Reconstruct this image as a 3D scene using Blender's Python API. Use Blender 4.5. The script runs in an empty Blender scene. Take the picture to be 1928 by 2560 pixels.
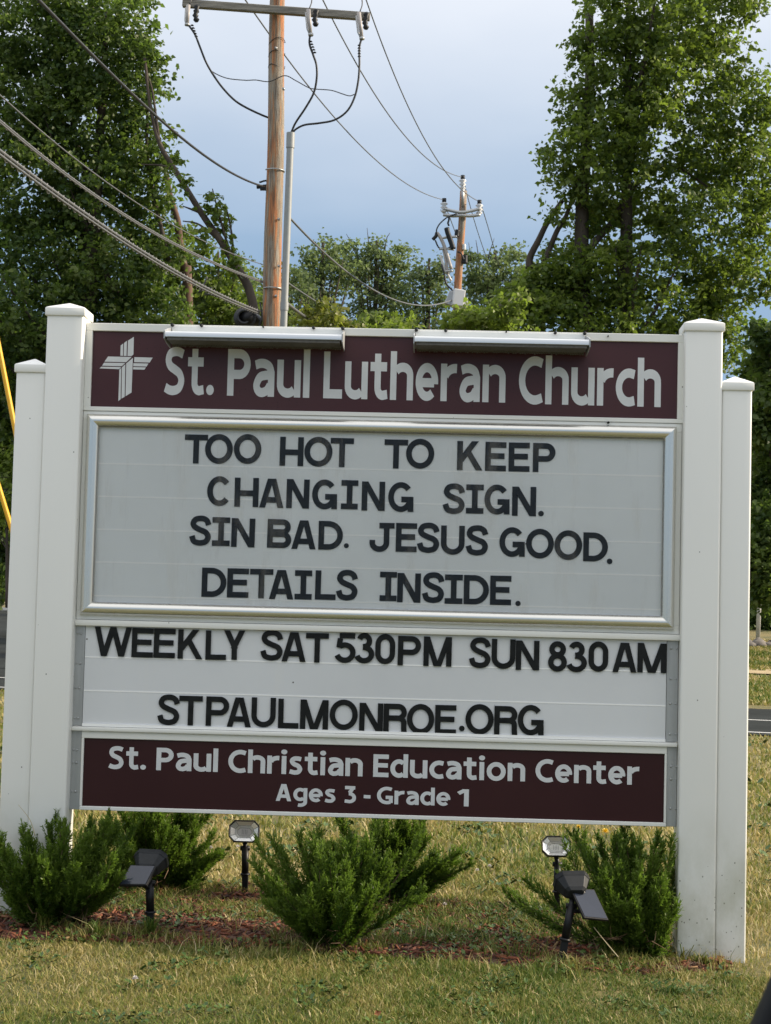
import bpy, bmesh, math, random
import numpy as np
from mathutils import Vector, Matrix, Euler
random.seed(7); rng = np.random.default_rng(7)
S = bpy.context.scene; COL = S.collection

# ------------------------------------------------------------ camera
F = 3935.0; PX, PY = 964.0, 1280.0                 # focal length and centre in photo pixels (1928 x 2560)
YAW = math.atan(110/F); PITCH = math.atan(224/F); ROLL = .025
CAM = Vector((0, -5.35, 1.215))
fw = Vector((-math.sin(YAW)*math.cos(PITCH), math.cos(YAW)*math.cos(PITCH), math.sin(PITCH)))
r0 = Vector((math.cos(YAW), math.sin(YAW), 0)); u0 = r0.cross(fw)
RT = r0*math.cos(ROLL)+u0*math.sin(ROLL); UP = -r0*math.sin(ROLL)+u0*math.cos(ROLL)
cam = bpy.data.cameras.new('camera'); camo = bpy.data.objects.new('camera', cam); COL.objects.link(camo)
M3 = Matrix((RT, UP, -fw)).transposed().to_4x4(); M3.translation = CAM
camo.matrix_world = M3
cam.sensor_fit = 'HORIZONTAL'; cam.sensor_width = 36; cam.lens = 36*F/1928
cam.clip_start = .05; cam.clip_end = 1500
cam.dof.use_dof = True; cam.dof.focus_distance = 5.4; cam.dof.aperture_fstop = 36
S.camera = camo
def at(px, py, Y):
    """the place at depth Y that the photo shows at a pixel (used to measure real positions)"""
    d = fw + RT*((px-PX)/F) - UP*((py-PY)/F)
    return CAM + d*((Y-CAM.y)/d.y)
# ------------------------------------------------------------ sky, sun, exposure
SUN_EL, SUN_AZ = math.radians(24), math.radians(7)     # azimuth: from +X towards +Y
sd = Vector((math.cos(SUN_EL)*math.cos(SUN_AZ), math.cos(SUN_EL)*math.sin(SUN_AZ), math.sin(SUN_EL)))
W = bpy.data.worlds.new('World'); S.world = W; W.use_nodes = True
nt = W.node_tree; nd = nt.nodes; lk = nt.links
bg = nd['Background']; bg.inputs['Strength'].default_value = .1
sky = nd.new('ShaderNodeTexSky'); sky.sky_type = 'NISHITA'; sky.sun_disc = False
sky.sun_elevation = SUN_EL; sky.sun_rotation = math.atan2(sd.x, sd.y); sky.dust_density = 1.5; sky.air_density = 1.0
tc = nd.new('ShaderNodeTexCoord'); sep = nd.new('ShaderNodeSeparateXYZ'); lk.new(tc.outputs['Generated'], sep.inputs[0])
mp = nd.new('ShaderNodeMapping'); mp.inputs['Scale'].default_value = (1, 1, 2.6); lk.new(tc.outputs['Generated'], mp.inputs[0])
nz = nd.new('ShaderNodeTexNoise'); nz.inputs['Scale'].default_value = 2.6; nz.inputs['Detail'].default_value = 5; nz.inputs['Roughness'].default_value = .5
lk.new(mp.outputs[0], nz.inputs['Vector'])
ma = nd.new('ShaderNodeMapRange'); ma.inputs[1].default_value = .225; ma.inputs[2].default_value = .62; lk.new(sep.outputs['Z'], ma.inputs[0])
mb = nd.new('ShaderNodeMath'); mb.operation = 'MULTIPLY_ADD'; mb.inputs[1].default_value = .3; mb.inputs[2].default_value = -.15; lk.new(nz.outputs['Fac'], mb.inputs[0])
mc = nd.new('ShaderNodeMath'); mc.operation = 'ADD'; mc.use_clamp = True; lk.new(ma.outputs[0], mc.inputs[0]); lk.new(mb.outputs[0], mc.inputs[1])
ramp = nd.new('ShaderNodeValToRGB'); lk.new(mc.outputs[0], ramp.inputs[0])
ramp.color_ramp.elements[0].color = (1.85, 2.75, 3.95, 1); ramp.color_ramp.elements[1].color = (8.8, 8.8, 8.9, 1); e_ = ramp.color_ramp.elements.new(.36); e_.color = (5.5, 5.75, 6.2, 1)
mx = nd.new('ShaderNodeMix'); mx.data_type = 'RGBA'; mx.inputs['Factor'].default_value = .88
lk.new(sky.outputs[0], mx.inputs['A']); lk.new(ramp.outputs[0], mx.inputs['B']); lk.new(mx.outputs['Result'], bg.inputs['Color'])
sun = bpy.data.lights.new('sun', 'SUN'); sun.energy = 4.0; sun.angle = math.radians(.6); sun.color = (1, .86, .68)
suno = bpy.data.objects.new('sun', sun); COL.objects.link(suno); suno.rotation_euler = (-sd).to_track_quat('-Z', 'Y').to_euler()
vs = S.view_settings; S.display_settings.display_device = 'sRGB'
vs.view_transform = 'Standard'; vs.look = 'None'; vs.gamma = 1; vs.use_curve_mapping = False; vs.exposure = .76

# ------------------------------------------------------------ helpers
def tag(o, label=None, cat=None, group=None, kind=None):
    if label: o['label'] = label
    if cat: o['category'] = cat
    if group: o['group'] = group
    if kind: o['kind'] = kind
    return o
def empty(name, loc=(0, 0, 0), label=None, cat=None, group=None):
    o = bpy.data.objects.new(name, None); COL.objects.link(o); o.location = loc; o.empty_display_size = .1
    return tag(o, label, cat, group)
def link(name, me, mats, parent=None, smooth=False):
    o = bpy.data.objects.new(name, me); COL.objects.link(o)
    for m in (mats if isinstance(mats, (list, tuple)) else [mats]):
        if m: me.materials.append(m)
    if smooth: me.shade_smooth()
    if parent:
        o.parent = parent
        o.location = tuple(-c for c in world_loc(parent))       # parts are modelled in world coordinates
    return o
def world_loc(o):
    l = Vector(o.location)
    return l + world_loc(o.parent) if o.parent else l
def mesh(name, V, Fc, mats, parent=None, smooth=False):
    me = bpy.data.meshes.new(name); me.from_pydata([tuple(v) for v in V], [], Fc); me.update()
    return link(name, me, mats, parent, smooth)
class MB:
    """collects shapes for one mesh"""
    def __init__(s): s.v = []; s.f = []
    def add(s, V, Fc):
        b = len(s.v); s.v += [tuple(v) for v in V]; s.f += [[i+b for i in q] for q in Fc]; return s
    def box(s, x0, x1, y0, y1, z0, z1, rot=None, org=None):
        V = [Vector((x, y, z)) for z in (z0, z1) for y in (y0, y1) for x in (x0, x1)]
        if rot is not None: V = [rot @ v for v in V]
        if org is not None: V = [v+Vector(org) for v in V]
        return s.add(V, [(0, 2, 3, 1), (4, 5, 7, 6), (0, 1, 5, 4), (2, 6, 7, 3), (0, 4, 6, 2), (1, 3, 7, 5)])
    def tube(s, P, R, n=8, caps=True):
        P = [Vector(p) for p in P]
        if not hasattr(R, '__len__'): R = [R]*len(P)
        V = []; Fc = []; ref = None
        for i, p in enumerate(P):
            t = (P[min(i+1, len(P)-1)]-P[max(i-1, 0)]).normalized()
            if ref is None: ref = t.orthogonal().normalized()
            ref = (ref-t*ref.dot(t)).normalized(); bi = t.cross(ref)
            for k in range(n):
                a = 2*math.pi*k/n; V.append(p+(ref*math.cos(a)+bi*math.sin(a))*R[i])
        for i in range(len(P)-1):
            for k in range(n):
                k2 = (k+1) % n; Fc.append((i*n+k, i*n+k2, (i+1)*n+k2, (i+1)*n+k))
        if caps: Fc += [tuple(range(n-1, -1, -1)), tuple((len(P)-1)*n+k for k in range(n))]
        return s.add(V, Fc)
    def prism(s, poly, y0, y1, frame=None):
        """polygon (x, z) from y0 (front) to y1 (back)"""
        n = len(poly); V = [(x, y0, z) for x, z in poly]+[(x, y1, z) for x, z in poly]
        if frame: V = [frame @ Vector(v) for v in V]
        return s.add(V, [tuple(range(n)), tuple(range(2*n-1, n-1, -1))]+[(i, i+n, (i+1) % n+n, (i+1) % n) for i in range(n)])
    def build(s, name, mats, parent=None, smooth=False, bevel=0, seg=2):
        o = mesh(name, s.v, s.f, mats, parent, smooth)
        bm = bmesh.new(); bm.from_mesh(o.data); bmesh.ops.recalc_face_normals(bm, faces=bm.faces)
        if bevel:
            bmesh.ops.bevel(bm, geom=[e for e in bm.edges if e.calc_face_angle(0) > .5], offset=bevel, segments=seg, affect='EDGES', profile=.5, clamp_overlap=True)
        bm.to_mesh(o.data); bm.free()
        return o
def soft(o, ang=35):
    o.data.shade_smooth()
    bm = bmesh.new(); bm.from_mesh(o.data)
    for e in bm.edges:
        if len(e.link_faces) == 2 and e.calc_face_angle(0) > math.radians(ang): e.smooth = False
    bm.to_mesh(o.data); bm.free(); return o
def crv(P, n=6):
    P = [Vector(p) for p in P]; Q = [P[0]*2-P[1]]+P+[P[-1]*2-P[-2]]; out = []
    for i in range(1, len(Q)-2):
        for k in range(n):
            t = k/n
            out.append(.5*((2*Q[i])+(Q[i+1]-Q[i-1])*t+(2*Q[i-1]-5*Q[i]+4*Q[i+1]-Q[i+2])*t*t+(-Q[i-1]+3*Q[i]-3*Q[i+1]+Q[i+2])*t**3))
    return out+[P[-1]]
def np_mesh(name, V, n_per, mats, parent=None, attrs=None, mat_idx=None, faces=None):
    """V: (N, k, 3) array; faces: list of index tuples (all the same length) inside each k"""
    N, k, _ = V.shape
    f = np.array(faces, dtype=np.int64); nf, L = f.shape
    idx = (f[None] + (np.arange(N)*k)[:, None, None]).reshape(-1)
    me = bpy.data.meshes.new(name)
    me.vertices.add(N*k); me.vertices.foreach_set('co', V.reshape(-1).astype(np.float32))
    me.loops.add(len(idx)); me.loops.foreach_set('vertex_index', idx.astype(np.int32))
    me.polygons.add(N*nf); me.polygons.foreach_set('loop_start', (np.arange(N*nf)*L).astype(np.int32))
    if attrs:
        for an, av in attrs.items():
            a = me.attributes.new(an, 'FLOAT', 'POINT'); a.data.foreach_set('value', np.repeat(av, k).astype(np.float32))
    me.update(calc_edges=True)
    return link(name, me, mats, parent)
# ------------------------------------------------------------ materials
class Mat:
    def __init__(s, name, col=(.5, .5, .5), rough=.5, metal=0, spec=.5):
        s.m = bpy.data.materials.new(name); s.m.use_nodes = True; s.n = s.m.node_tree.nodes; s.l = s.m.node_tree.links
        s.b = s.n['Principled BSDF']; s.b.inputs['Base Color'].default_value = (*col, 1)
        s.b.inputs['Roughness'].default_value = rough; s.b.inputs['Metallic'].default_value = metal; s.b.inputs['Specular IOR Level'].default_value = spec
    def node(s, t, **kw):
        n = s.n.new('ShaderNode'+t)
        for k, v in kw.items(): setattr(n, k, v)
        return n
    def coord(s, scale=(1, 1, 1), out='Object'):
        t = s.node('TexCoord'); m = s.node('Mapping'); m.inputs['Scale'].default_value = scale; s.l.new(t.outputs[out], m.inputs[0]); return m.outputs[0]
    def noise(s, scale, detail=4, rough=.5, vec=None, dist=0):
        n = s.node('TexNoise'); n.inputs['Scale'].default_value = scale; n.inputs['Detail'].default_value = detail; n.inputs['Roughness'].default_value = rough
        n.inputs['Distortion'].default_value = dist
        s.l.new(vec or s.coord(), n.inputs['Vector']); return n.outputs['Fac']
    def ramp(s, fac, stops):
        r = s.node('ValToRGB'); e = r.color_ramp.elements
        while len(e) < len(stops): e.new(.5)
        for q, (p, c) in zip(e, stops): q.position = p; q.color = (*c, 1) if len(c) == 3 else c
        s.l.new(fac, r.inputs[0]); return r.outputs['Color']
    def mix(s, fac, a, b):
        m = s.node('Mix', data_type='RGBA')
        for k, v in (('Factor', fac), ('A', a), ('B', b)):
            if isinstance(v, (int, float)): m.inputs[k].default_value = v
            elif isinstance(v, tuple): m.inputs[k].default_value = (*v, 1)
            else: s.l.new(v, m.inputs[k])
        return m.outputs['Result']
    def math(s, op, a, b=0., clamp=False):
        m = s.node('Math', operation=op, use_clamp=clamp)
        for i, v in enumerate((a, b)):
            if isinstance(v, (int, float)): m.inputs[i].default_value = v
            else: s.l.new(v, m.inputs[i])
        return m.outputs[0]
    def col(s, c): s.l.new(c, s.b.inputs['Base Color']); return s
    def bump(s, h, strength=.3, dist=.01):
        b = s.node('Bump'); b.inputs['Strength'].default_value = strength; b.inputs['Distance'].default_value = dist
        s.l.new(h, b.inputs['Height']); s.l.new(b.outputs[0], s.b.inputs['Normal']); return s
B3 = lambda v: (v, v, v)
def vinyl(name, col, dirt=1.0, rough=.38):
    m = Mat(name, col, rough)
    sp = m.node('SeparateXYZ'); m.l.new(m.coord(), sp.inputs[0])
    low = m.math('MULTIPLY_ADD', sp.outputs['Z'], -2.2); m.n[-1].inputs[2].default_value = 1.25; low = m.math('MINIMUM', m.math('MAXIMUM', low, .0), 1.)
    big = m.noise(3.2, 5, .6, m.coord((1, 1, .35)))
    c = m.mix(m.math('MULTIPLY', m.ramp(big, [(.35, B3(0)), (.75, B3(1))]), .16), col, tuple(q*.8 for q in col))
    # specks: more towards the ground
    v = m.node('TexVoronoi', feature='F1'); v.inputs['Scale'].default_value = 120; m.l.new(m.coord((1, 1, .8)), v.inputs['Vector'])
    vc = m.node('SeparateColor'); m.l.new(v.outputs['Color'], vc.inputs[0])
    keep = m.math('GREATER_THAN', m.math('ADD', vc.outputs[0], m.math('MULTIPLY', m.math('MULTIPLY', low, low), .12*dirt)), .998)
    dot = m.math('LESS_THAN', v.outputs['Distance'], .27)
    sp1 = m.math('MULTIPLY', m.math('MULTIPLY', keep, dot), .8)
    c = m.mix(sp1, c, (.10, .09, .07))
    st = m.noise(6, 6, .65, m.coord((1, 1, .6)))
    c = m.mix(m.math('MULTIPLY', m.math('MULTIPLY', m.ramp(st, [(.38, B3(0)), (.66, B3(1))]), low), .75*dirt), c, (.36, .36, .24))
    m.col(c); m.bump(m.noise(14, 3, .5, m.coord((1, 1, .08))), .04, .002)
    return m.m
M = {}
M['vinyl'] = vinyl('white_vinyl', (.80, .80, .765))
M['white_metal'] = vinyl('white_painted_metal', (.78, .78, .735), .3, .4)
def simple(key, name, col, rough=.5, metal=0, ns=None, amt=.25, spec=.5, bump=0, nv=(1, 1, 1)):
    m = Mat(name, col, rough, metal, spec)
    if ns:
        n = m.noise(ns, 5, .6, m.coord(nv)); m.col(m.mix(m.ramp(n, [(.3, B3(0)), (.7, B3(1))]), tuple(c*(1-amt) for c in col), tuple(min(1, c*(1+amt)) for c in col)))
        if bump: m.bump(n, bump, .01)
    M[key] = m.m; return m
def maroon(key, col, paler):
    m = Mat(key, col, .35, 0, .3)
    n = m.noise(2.2, 4, .5); c = m.mix(m.ramp(n, [(.35, B3(0)), (.7, B3(1))]), col, paler)  # noise patches of a second, lighter maroon
    v = m.node('TexVoronoi', feature='F1'); v.inputs['Scale'].default_value = 150; m.l.new(m.coord(), v.inputs['Vector'])
    vc = m.node('SeparateColor'); m.l.new(v.outputs['Color'], vc.inputs[0])
    k = m.math('MULTIPLY', m.math('GREATER_THAN', vc.outputs[0], .93), m.math('LESS_THAN', v.outputs['Distance'], .3))
    mask = m.ramp(m.noise(1.7, 3, .5), [(.45, B3(0)), (.62, B3(1))])
    c = m.mix(m.math('MULTIPLY', k, m.math('MULTIPLY', mask, .75)), c, (.015, .008, .008))
    m.col(c); m.bump(m.noise(160, 2, .5), .03, .001); M[key] = m.m
maroon('maroon_header', (.058, .018, .021), (.070, .027, .029))
maroon('maroon_lower', (.030, .0065, .009), (.038, .010, .012))
def panel(key, col):
    m = Mat(key, col, .45)
    n = m.noise(1.5, 5, .6); c = m.mix(m.ramp(n, [(.3, B3(0)), (.75, B3(1))]), tuple(q*.93 for q in col), tuple(min(1, q*1.04) for q in col))
    s2 = m.noise(5, 6, .7, m.coord((3, 1, .25))); c = m.mix(m.math('MULTIPLY', m.ramp(s2, [(.56, B3(0)), (.8, B3(1))]), .25), c, (.72, .70, .64))
    v = m.node('TexVoronoi', feature='F1'); v.inputs['Scale'].default_value = 42; m.l.new(m.coord(), v.inputs['Vector'])
    vc = m.node('SeparateColor'); m.l.new(v.outputs['Color'], vc.inputs[0])
    k = m.math('MULTIPLY', m.math('GREATER_THAN', vc.outputs[0], .985), m.math('LESS_THAN', v.outputs['Distance'], .12))
    c = m.mix(k, c, (.1, .09, .08)); m.col(c); M[key] = m.m
panel('message_panel', (.76, .785, .78)); panel('time_panel', (.665, .68, .69))
simple('letter_black', 'black_letter_plastic', (.010, .011, .011), .4, ns=30, amt=.5, spec=.2)
m = simple('letter_white', 'pale_grey_vinyl_lettering', (.61, .625, .63), .4, ns=20, amt=.05)
simple('aluminium', 'brushed_aluminium', (.42, .43, .43), .45, .6, ns=40, amt=.12, nv=(1, 1, .05))
simple('bezel', 'satin_champagne_bezel', (.72, .71, .66), .25, .8)
simple('lamp_metal', 'lamp_aluminium', (.72, .74, .76), .3, .5)
simple('lamp_dark', 'lamp_underside', (.10, .095, .085), .6, ns=90, amt=.3)
simple('rail', 'clear_track_rail', (.88, .88, .86), .4)
simple('galv', 'galvanised_steel', (.40, .41, .41), .45, .7, ns=60, amt=.15)
simple('black_plastic', 'black_plastic', (.007, .007, .008), .45, ns=80, amt=.2, spec=.3)
simple('dark_plastic', 'dark_grey_plastic', (.015, .017, .019), .5, ns=50, amt=.25, spec=.3)
simple('solar_cell', 'solar_cell', (.028, .034, .05), .12)
simple('cable', 'black_cable', (.018, .019, .021), .5)
simple('wire_grey', 'grey_aluminium_wire', (.13, .135, .14), .5, .3)
simple('spiral', 'pale_spiral_wrap', (.24, .24, .24), .45, .3)
simple('pvc', 'grey_pvc_conduit', (.27, .285, .285), .5, ns=12, amt=.08)
simple('yellow', 'yellow_plastic_guard', (.78, .42, .02), .4, ns=8, amt=.08)
simple('porcelain', 'pale_porcelain', (.62, .62, .62), .25)
simple('cutout', 'grey_fuse_tube', (.38, .35, .33), .45)
simple('rock', 'grey_brown_rock', (.16, .14, .12), .85, ns=6, amt=.5, bump=.6)
simple('white_post', 'weathered_white_post', (.62, .60, .56), .5, ns=9, amt=.15)
simple('red_paint', 'faded_red_paint', (.5, .12, .12), .5)
simple('asphalt', 'asphalt', (.030, .034, .033), .95, ns=.9, amt=.3, bump=.1, spec=.08)
simple('road_paint', 'white_road_paint', (.55, .55, .53), .6, ns=5, amt=.2)
simple('path', 'tan_gravel_path', (.42, .32, .18), .9, ns=4, amt=.2)
simple('mulch', 'red_bark_mulch', (.075, .026, .015), .85)
simple('mirror_glass', 'mirror_glass', (.55, .6, .65), .03, 1.0)
simple('car_paint', 'dark_car_plastic', (.004, .004, .005), .6, spec=.15)
simple('bark', 'grey_brown_bark', (.060, .046, .034), .9, ns=5, amt=.45, bump=.8, nv=(1, 1, .3))
simple('bark_red', 'reddish_bark', (.095, .055, .036), .9, ns=6, amt=.4, bump=.8, nv=(1, 1, .3))
def leaf(key, name, a, b, tr=(.10, .16, .02), ro=.45):
    m = Mat(name, a, ro, 0, .35)
    at_ = m.node('Attribute'); at_.attribute_name = 'tint'
    c = m.mix(at_.outputs['Fac'], a, b); m.col(c)
    t = m.node('BsdfTranslucent'); m.l.new(m.mix(at_.outputs['Fac'], tuple(q*.7 for q in tr), tuple(q*1.5 for q in tr)), t.inputs['Color'])
    ms = m.node('MixShader'); ms.inputs[0].default_value = .50
    m.l.new(m.b.outputs[0], ms.inputs[1]); m.l.new(t.outputs[0], ms.inputs[2]); m.l.new(ms.outputs[0], m.n['Material Output'].inputs['Surface']); M[key] = m.m
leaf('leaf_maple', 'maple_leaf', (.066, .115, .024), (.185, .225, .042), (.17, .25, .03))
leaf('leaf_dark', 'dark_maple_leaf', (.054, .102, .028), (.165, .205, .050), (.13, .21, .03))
leaf('leaf_far', 'hazy_distant_leaf', (.080, .125, .055), (.19, .235, .095), (.16, .22, .07), .6)  # paler, greyer leaf colour stands in for distance haze
leaf('leaf_light', 'yellow_green_leaf', (.10, .13, .02), (.22, .21, .04), (.2, .24, .03))
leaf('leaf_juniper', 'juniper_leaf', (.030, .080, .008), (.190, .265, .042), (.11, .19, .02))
m = Mat('grass_blade', (.1, .12, .03), .55, 0, .3)
at_ = m.node('Attribute'); at_.attribute_name = 'tint'
c = m.ramp(at_.outputs['Fac'], [(0, (.038, .095, .012)), (.32, (.110, .165, .024)), (.58, (.235, .235, .055)), (.82, (.43, .34, .13)), (1, (.60, .51, .29))])
m.col(c); t = m.node('BsdfTranslucent'); m.l.new(c, t.inputs['Color']); ms = m.node('MixShader'); ms.inputs[0].default_value = .35
m.l.new(m.b.outputs[0], ms.inputs[1]); m.l.new(t.outputs[0], ms.inputs[2]); m.l.new(ms.outputs[0], m.n['Material Output'].inputs['Surface']); M['grass'] = m.m
m = Mat('weed_leaf', (.03, .07, .02), .5); at_ = m.node('Attribute'); at_.attribute_name = 'tint'
m.col(m.mix(at_.outputs['Fac'], (.030, .075, .010), (.095, .145, .024))); M['weed'] = m.m
m = Mat('mulch_chip', (.2, .05, .03), .8); at_ = m.node('Attribute'); at_.attribute_name = 'tint'
m.col(m.ramp(at_.outputs['Fac'], [(0, (.030, .011, .005)), (.5, (.105, .027, .009)), (.88, (.19, .055, .018)), (1, (.24, .16, .07))])); M['chip'] = m.m
# wooden pole: grey weathered with orange grain streaks
m = Mat('weathered_pole_wood', (.3, .2, .12), .8)
g1 = m.noise(3.2, 6, .65, m.coord((3.4, 3.4, .28)), .4); g2 = m.noise(26, 6, .7, m.coord((3, 3, .10)))
c = m.ramp(g1, [(.42, (.33, .30, .25)), (.49, (.40, .27, .16)), (.54, (.50, .19, .07))])
c = m.mix(m.ramp(g2, [(.40, B3(.9)), (.58, B3(0))]), c, (.11, .075, .05)); m.col(c); m.bump(g2, .5, .02); M['pole_wood'] = m.m
m = Mat('weathered_grey_timber', (.24, .22, .19), .85); g2 = m.noise(12, 6, .7, m.coord((.15, 3, 3)))
m.col(m.ramp(g2, [(.35, (.10, .09, .075)), (.6, (.30, .275, .23))])); m.bump(g2, .5, .02); M['timber'] = m.m
# lawn soil: dry thatch and green
m = Mat('lawn_ground', (.1, .1, .04), .95)
n1 = m.noise(.9, 5, .6, m.coord(out='Object')); n2 = m.noise(28, 5, .7); n3 = m.noise(.22, 4, .5)
a = m.ramp(n2, [(.3, (.050, .048, .018)), (.55, (.105, .105, .034)), (.75, (.20, .16, .065))])
b = m.ramp(n2, [(.3, (.12, .09, .03)), (.6, (.27, .20, .075))])
c = m.mix(m.ramp(n1, [(.42, B3(0)), (.60, B3(1))]), a, b); m.col(m.mix(m.math('MULTIPLY', n3, .4), c, (.07, .10, .025))); m.bump(n2, .6, .03); M['lawn'] = m.m
# clear cover: mostly see-through, with reflection and faint dust streaks, strengthened to stand in for a reflected streak
m = Mat('clear_cover', (.8, .8, .8), .05); fr = m.node('Fresnel'); fr.inputs['IOR'].default_value = 1.22
tr = m.node('BsdfTransparent'); gl = m.node('BsdfGlossy'); gl.inputs['Roughness'].default_value = .06
m1 = m.node('MixShader'); m.l.new(fr.outputs[0], m1.inputs[0]); m.l.new(tr.outputs[0], m1.inputs[1]); m.l.new(gl.outputs[0], m1.inputs[2])
df = m.node('BsdfDiffuse'); df.inputs['Color'].default_value = (.75, .70, .62, 1)
sn = m.noise(4.5, 5, .65, m.coord((2.2, 1, .35))); k = m.math('MULTIPLY', m.ramp(sn, [(.55, B3(0)), (.82, B3(1))]), .12)
m2 = m.node('MixShader'); m.l.new(k, m2.inputs[0]); m.l.new(m1.outputs[0], m2.inputs[1]); m.l.new(df.outputs[0], m2.inputs[2])
m.l.new(m2.outputs[0], m.n['Material Output'].inputs['Surface']); M['cover'] = m.m
m = Mat('clear_lens', (.85, .85, .82), .15); tr = m.node('BsdfTransparent'); m1 = m.node('MixShader'); m1.inputs[0].default_value = .12
m.l.new(tr.outputs[0], m1.inputs[1]); m.l.new(m.b.outputs[0], m1.inputs[2]); m.l.new(m1.outputs[0], m.n['Material Output'].inputs['Surface']); M['lens'] = m.m
simple('reflector', 'silvered_reflector', (.92, .92, .90), .28, .75)

# ------------------------------------------------------------ ground, road
def gz(x, y):
    x = np.asarray(x, float); y = np.asarray(y, float)
    d = np.clip(y-13, 0, 20); e = np.clip((x-.5)/4.5, 0, 1); e = e*e*(3-2*e)
    return .075-.06*np.tanh(x/1.5)+.060*d*d/(d+6)*(.14+.86*e)
def gp(px, py):
    """ground point seen at a pixel"""
    d = fw+RT*((px-PX)/F)-UP*((py-PY)/F); t = (0-CAM.z)/d.z if d.z < 0 else 200
    for _ in range(25):
        p = CAM+d*t; t += (float(gz(p.x, p.y))-p.z)/d.z*.9 if d.z < 0 else 0
    return CAM+d*t
def axis(lo, hi, fine_lo, fine_hi, step, grow=1.25):
    a = list(np.arange(fine_lo, fine_hi+1e-6, step)); s = step
    while a[-1] < hi: s *= grow; a.append(min(hi, a[-1]+s))
    s = step
    while a[0] > lo: s *= grow; a.insert(0, max(lo, a[0]-s))
    return np.array(a)
def sheet(name, X, Y, mat, dz=0, parent=None, mask=None, jitter=0):
    gx, gy = np.meshgrid(X, Y); zz = gz(gx, gy)+dz
    if jitter:
        zz = zz + jitter*(np.sin(gx*3.1+gy*1.7)*.5+np.sin(gx*7.7-gy*5.2)*.3+np.sin(gx*1.3-gy*2.9)*.4)*np.exp(-np.abs(gy)/6)
    V = np.stack([gx, gy, zz], -1).reshape(-1, 3); nx = len(X)
    Fc = [(j*nx+i, j*nx+i+1, (j+1)*nx+i+1, (j+1)*nx+i) for j in range(len(Y)-1) for i in range(nx-1) if mask is None or mask((X[i]+X[i+1])/2, (Y[j]+Y[j+1])/2)]
    return mesh(name, V, Fc, mat, parent, True)
tag(sheet('ground', axis(-400, 400, -8, 8, .2), axis(-30, 700, -3, 30, .2), M['lawn'], jitter=.006), kind='structure')
def strip(name, rows, mat, dz, n=40, m=6):
    """ground-hugging strip between two plan polylines [(x, y)...] of the same count"""
    A, Bq = rows; V = []; Fc = []
    for i in range(n+1):
        t = i/n*(len(A)-1); k = min(int(t), len(A)-2); f_ = t-k
        a = [A[k][q]*(1-f_)+A[k+1][q]*f_ for q in (0, 1)]; b = [Bq[k][q]*(1-f_)+Bq[k+1][q]*f_ for q in (0, 1)]
        for j in range(m+1):
            s_ = j/m; x = a[0]*(1-s_)+b[0]*s_; y = a[1]*(1-s_)+b[1]*s_; V.append((x, y, float(gz(x, y))+dz))
    for i in range(n):
        for j in range(m): Fc.append((i*(m+1)+j, i*(m+1)+j+1, (i+1)*(m+1)+j+1, (i+1)*(m+1)+j))
    return mesh(name, V, Fc, mat, None, True)
near = [(-60, 26), (-12, 13.6), (-4.6, 11.9), (3.2, 9.9), (12, 7.7), (60, -4)]
far = [(-60, 31), (-14, 18.5), (-5.4, 16.3), (4.0, 13.9), (14, 11.3), (60, -.4)]
tag(strip('road', (near, far), M['asphalt'], .014, 120, 10), kind='structure')
tag(strip('side_road', ([(-5.4, 16.2), (-8.5, 30), (-13, 50), (-20, 75)], [(-14, 18.4), (-22, 30), (-34, 50), (-50, 75)]), M['asphalt'], .020, 60, 16), kind='structure')
def off(P, d): return [(x+d*.25, y+d*.97) for x, y in P]
for dz, d, w in ((.019, .22, .10), (.019, 2.0, .10)):
    tag(strip('road_line', (off(near, d), off(near, d+w)), M['road_paint'], dz, 120, 2), kind='structure')
tag(strip('path', ([(2, 20), (12, 18.5), (40, 14)], [(2, 20.9), (12, 19.4), (40, 15.1)]), M['path'], .02, 40, 2), kind='structure')
# kerb of pale stone at the far side of the side road
kb = empty('kerb', (-22, 74, float(gz(-22, 74))), 'pale concrete kerb along the far edge of the side road', 'kerb')
for i in range(16):
    x = -34+i*1.2; MB().box(x+.01, x+1.19, 75.2, 75.5, float(gz(x, 75))-.1, float(gz(x, 75))+.15).build('kerb_stone', M['road_paint'], kb, bevel=.02, seg=1)

# ---------------------------------------------------------------- letter shapes (own drawn strokes)
def arc(cx, cy, rx, ry, a0, a1, n=14):
    return [(cx + rx*math.cos(math.radians(a0+(a1-a0)*i/n)), cy + ry*math.sin(math.radians(a0+(a1-a0)*i/n))) for i in range(n+1)]
def crom(P, n=6):
    Q = [(2*P[0][0]-P[1][0], 2*P[0][1]-P[1][1])] + list(P) + [(2*P[-1][0]-P[-2][0], 2*P[-1][1]-P[-2][1])]
    out = []
    for i in range(1, len(Q)-2):
        for k in range(n):
            t = k/n
            out.append(tuple(.5*((2*Q[i][j]) + (Q[i+1][j]-Q[i-1][j])*t + (2*Q[i-1][j]-5*Q[i][j]+4*Q[i+1][j]-Q[i+2][j])*t*t
                       + (-Q[i-1][j]+3*Q[i][j]-3*Q[i+1][j]+Q[i+2][j])*t**3) for j in (0, 1)))
    return out + [P[-1]]
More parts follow.
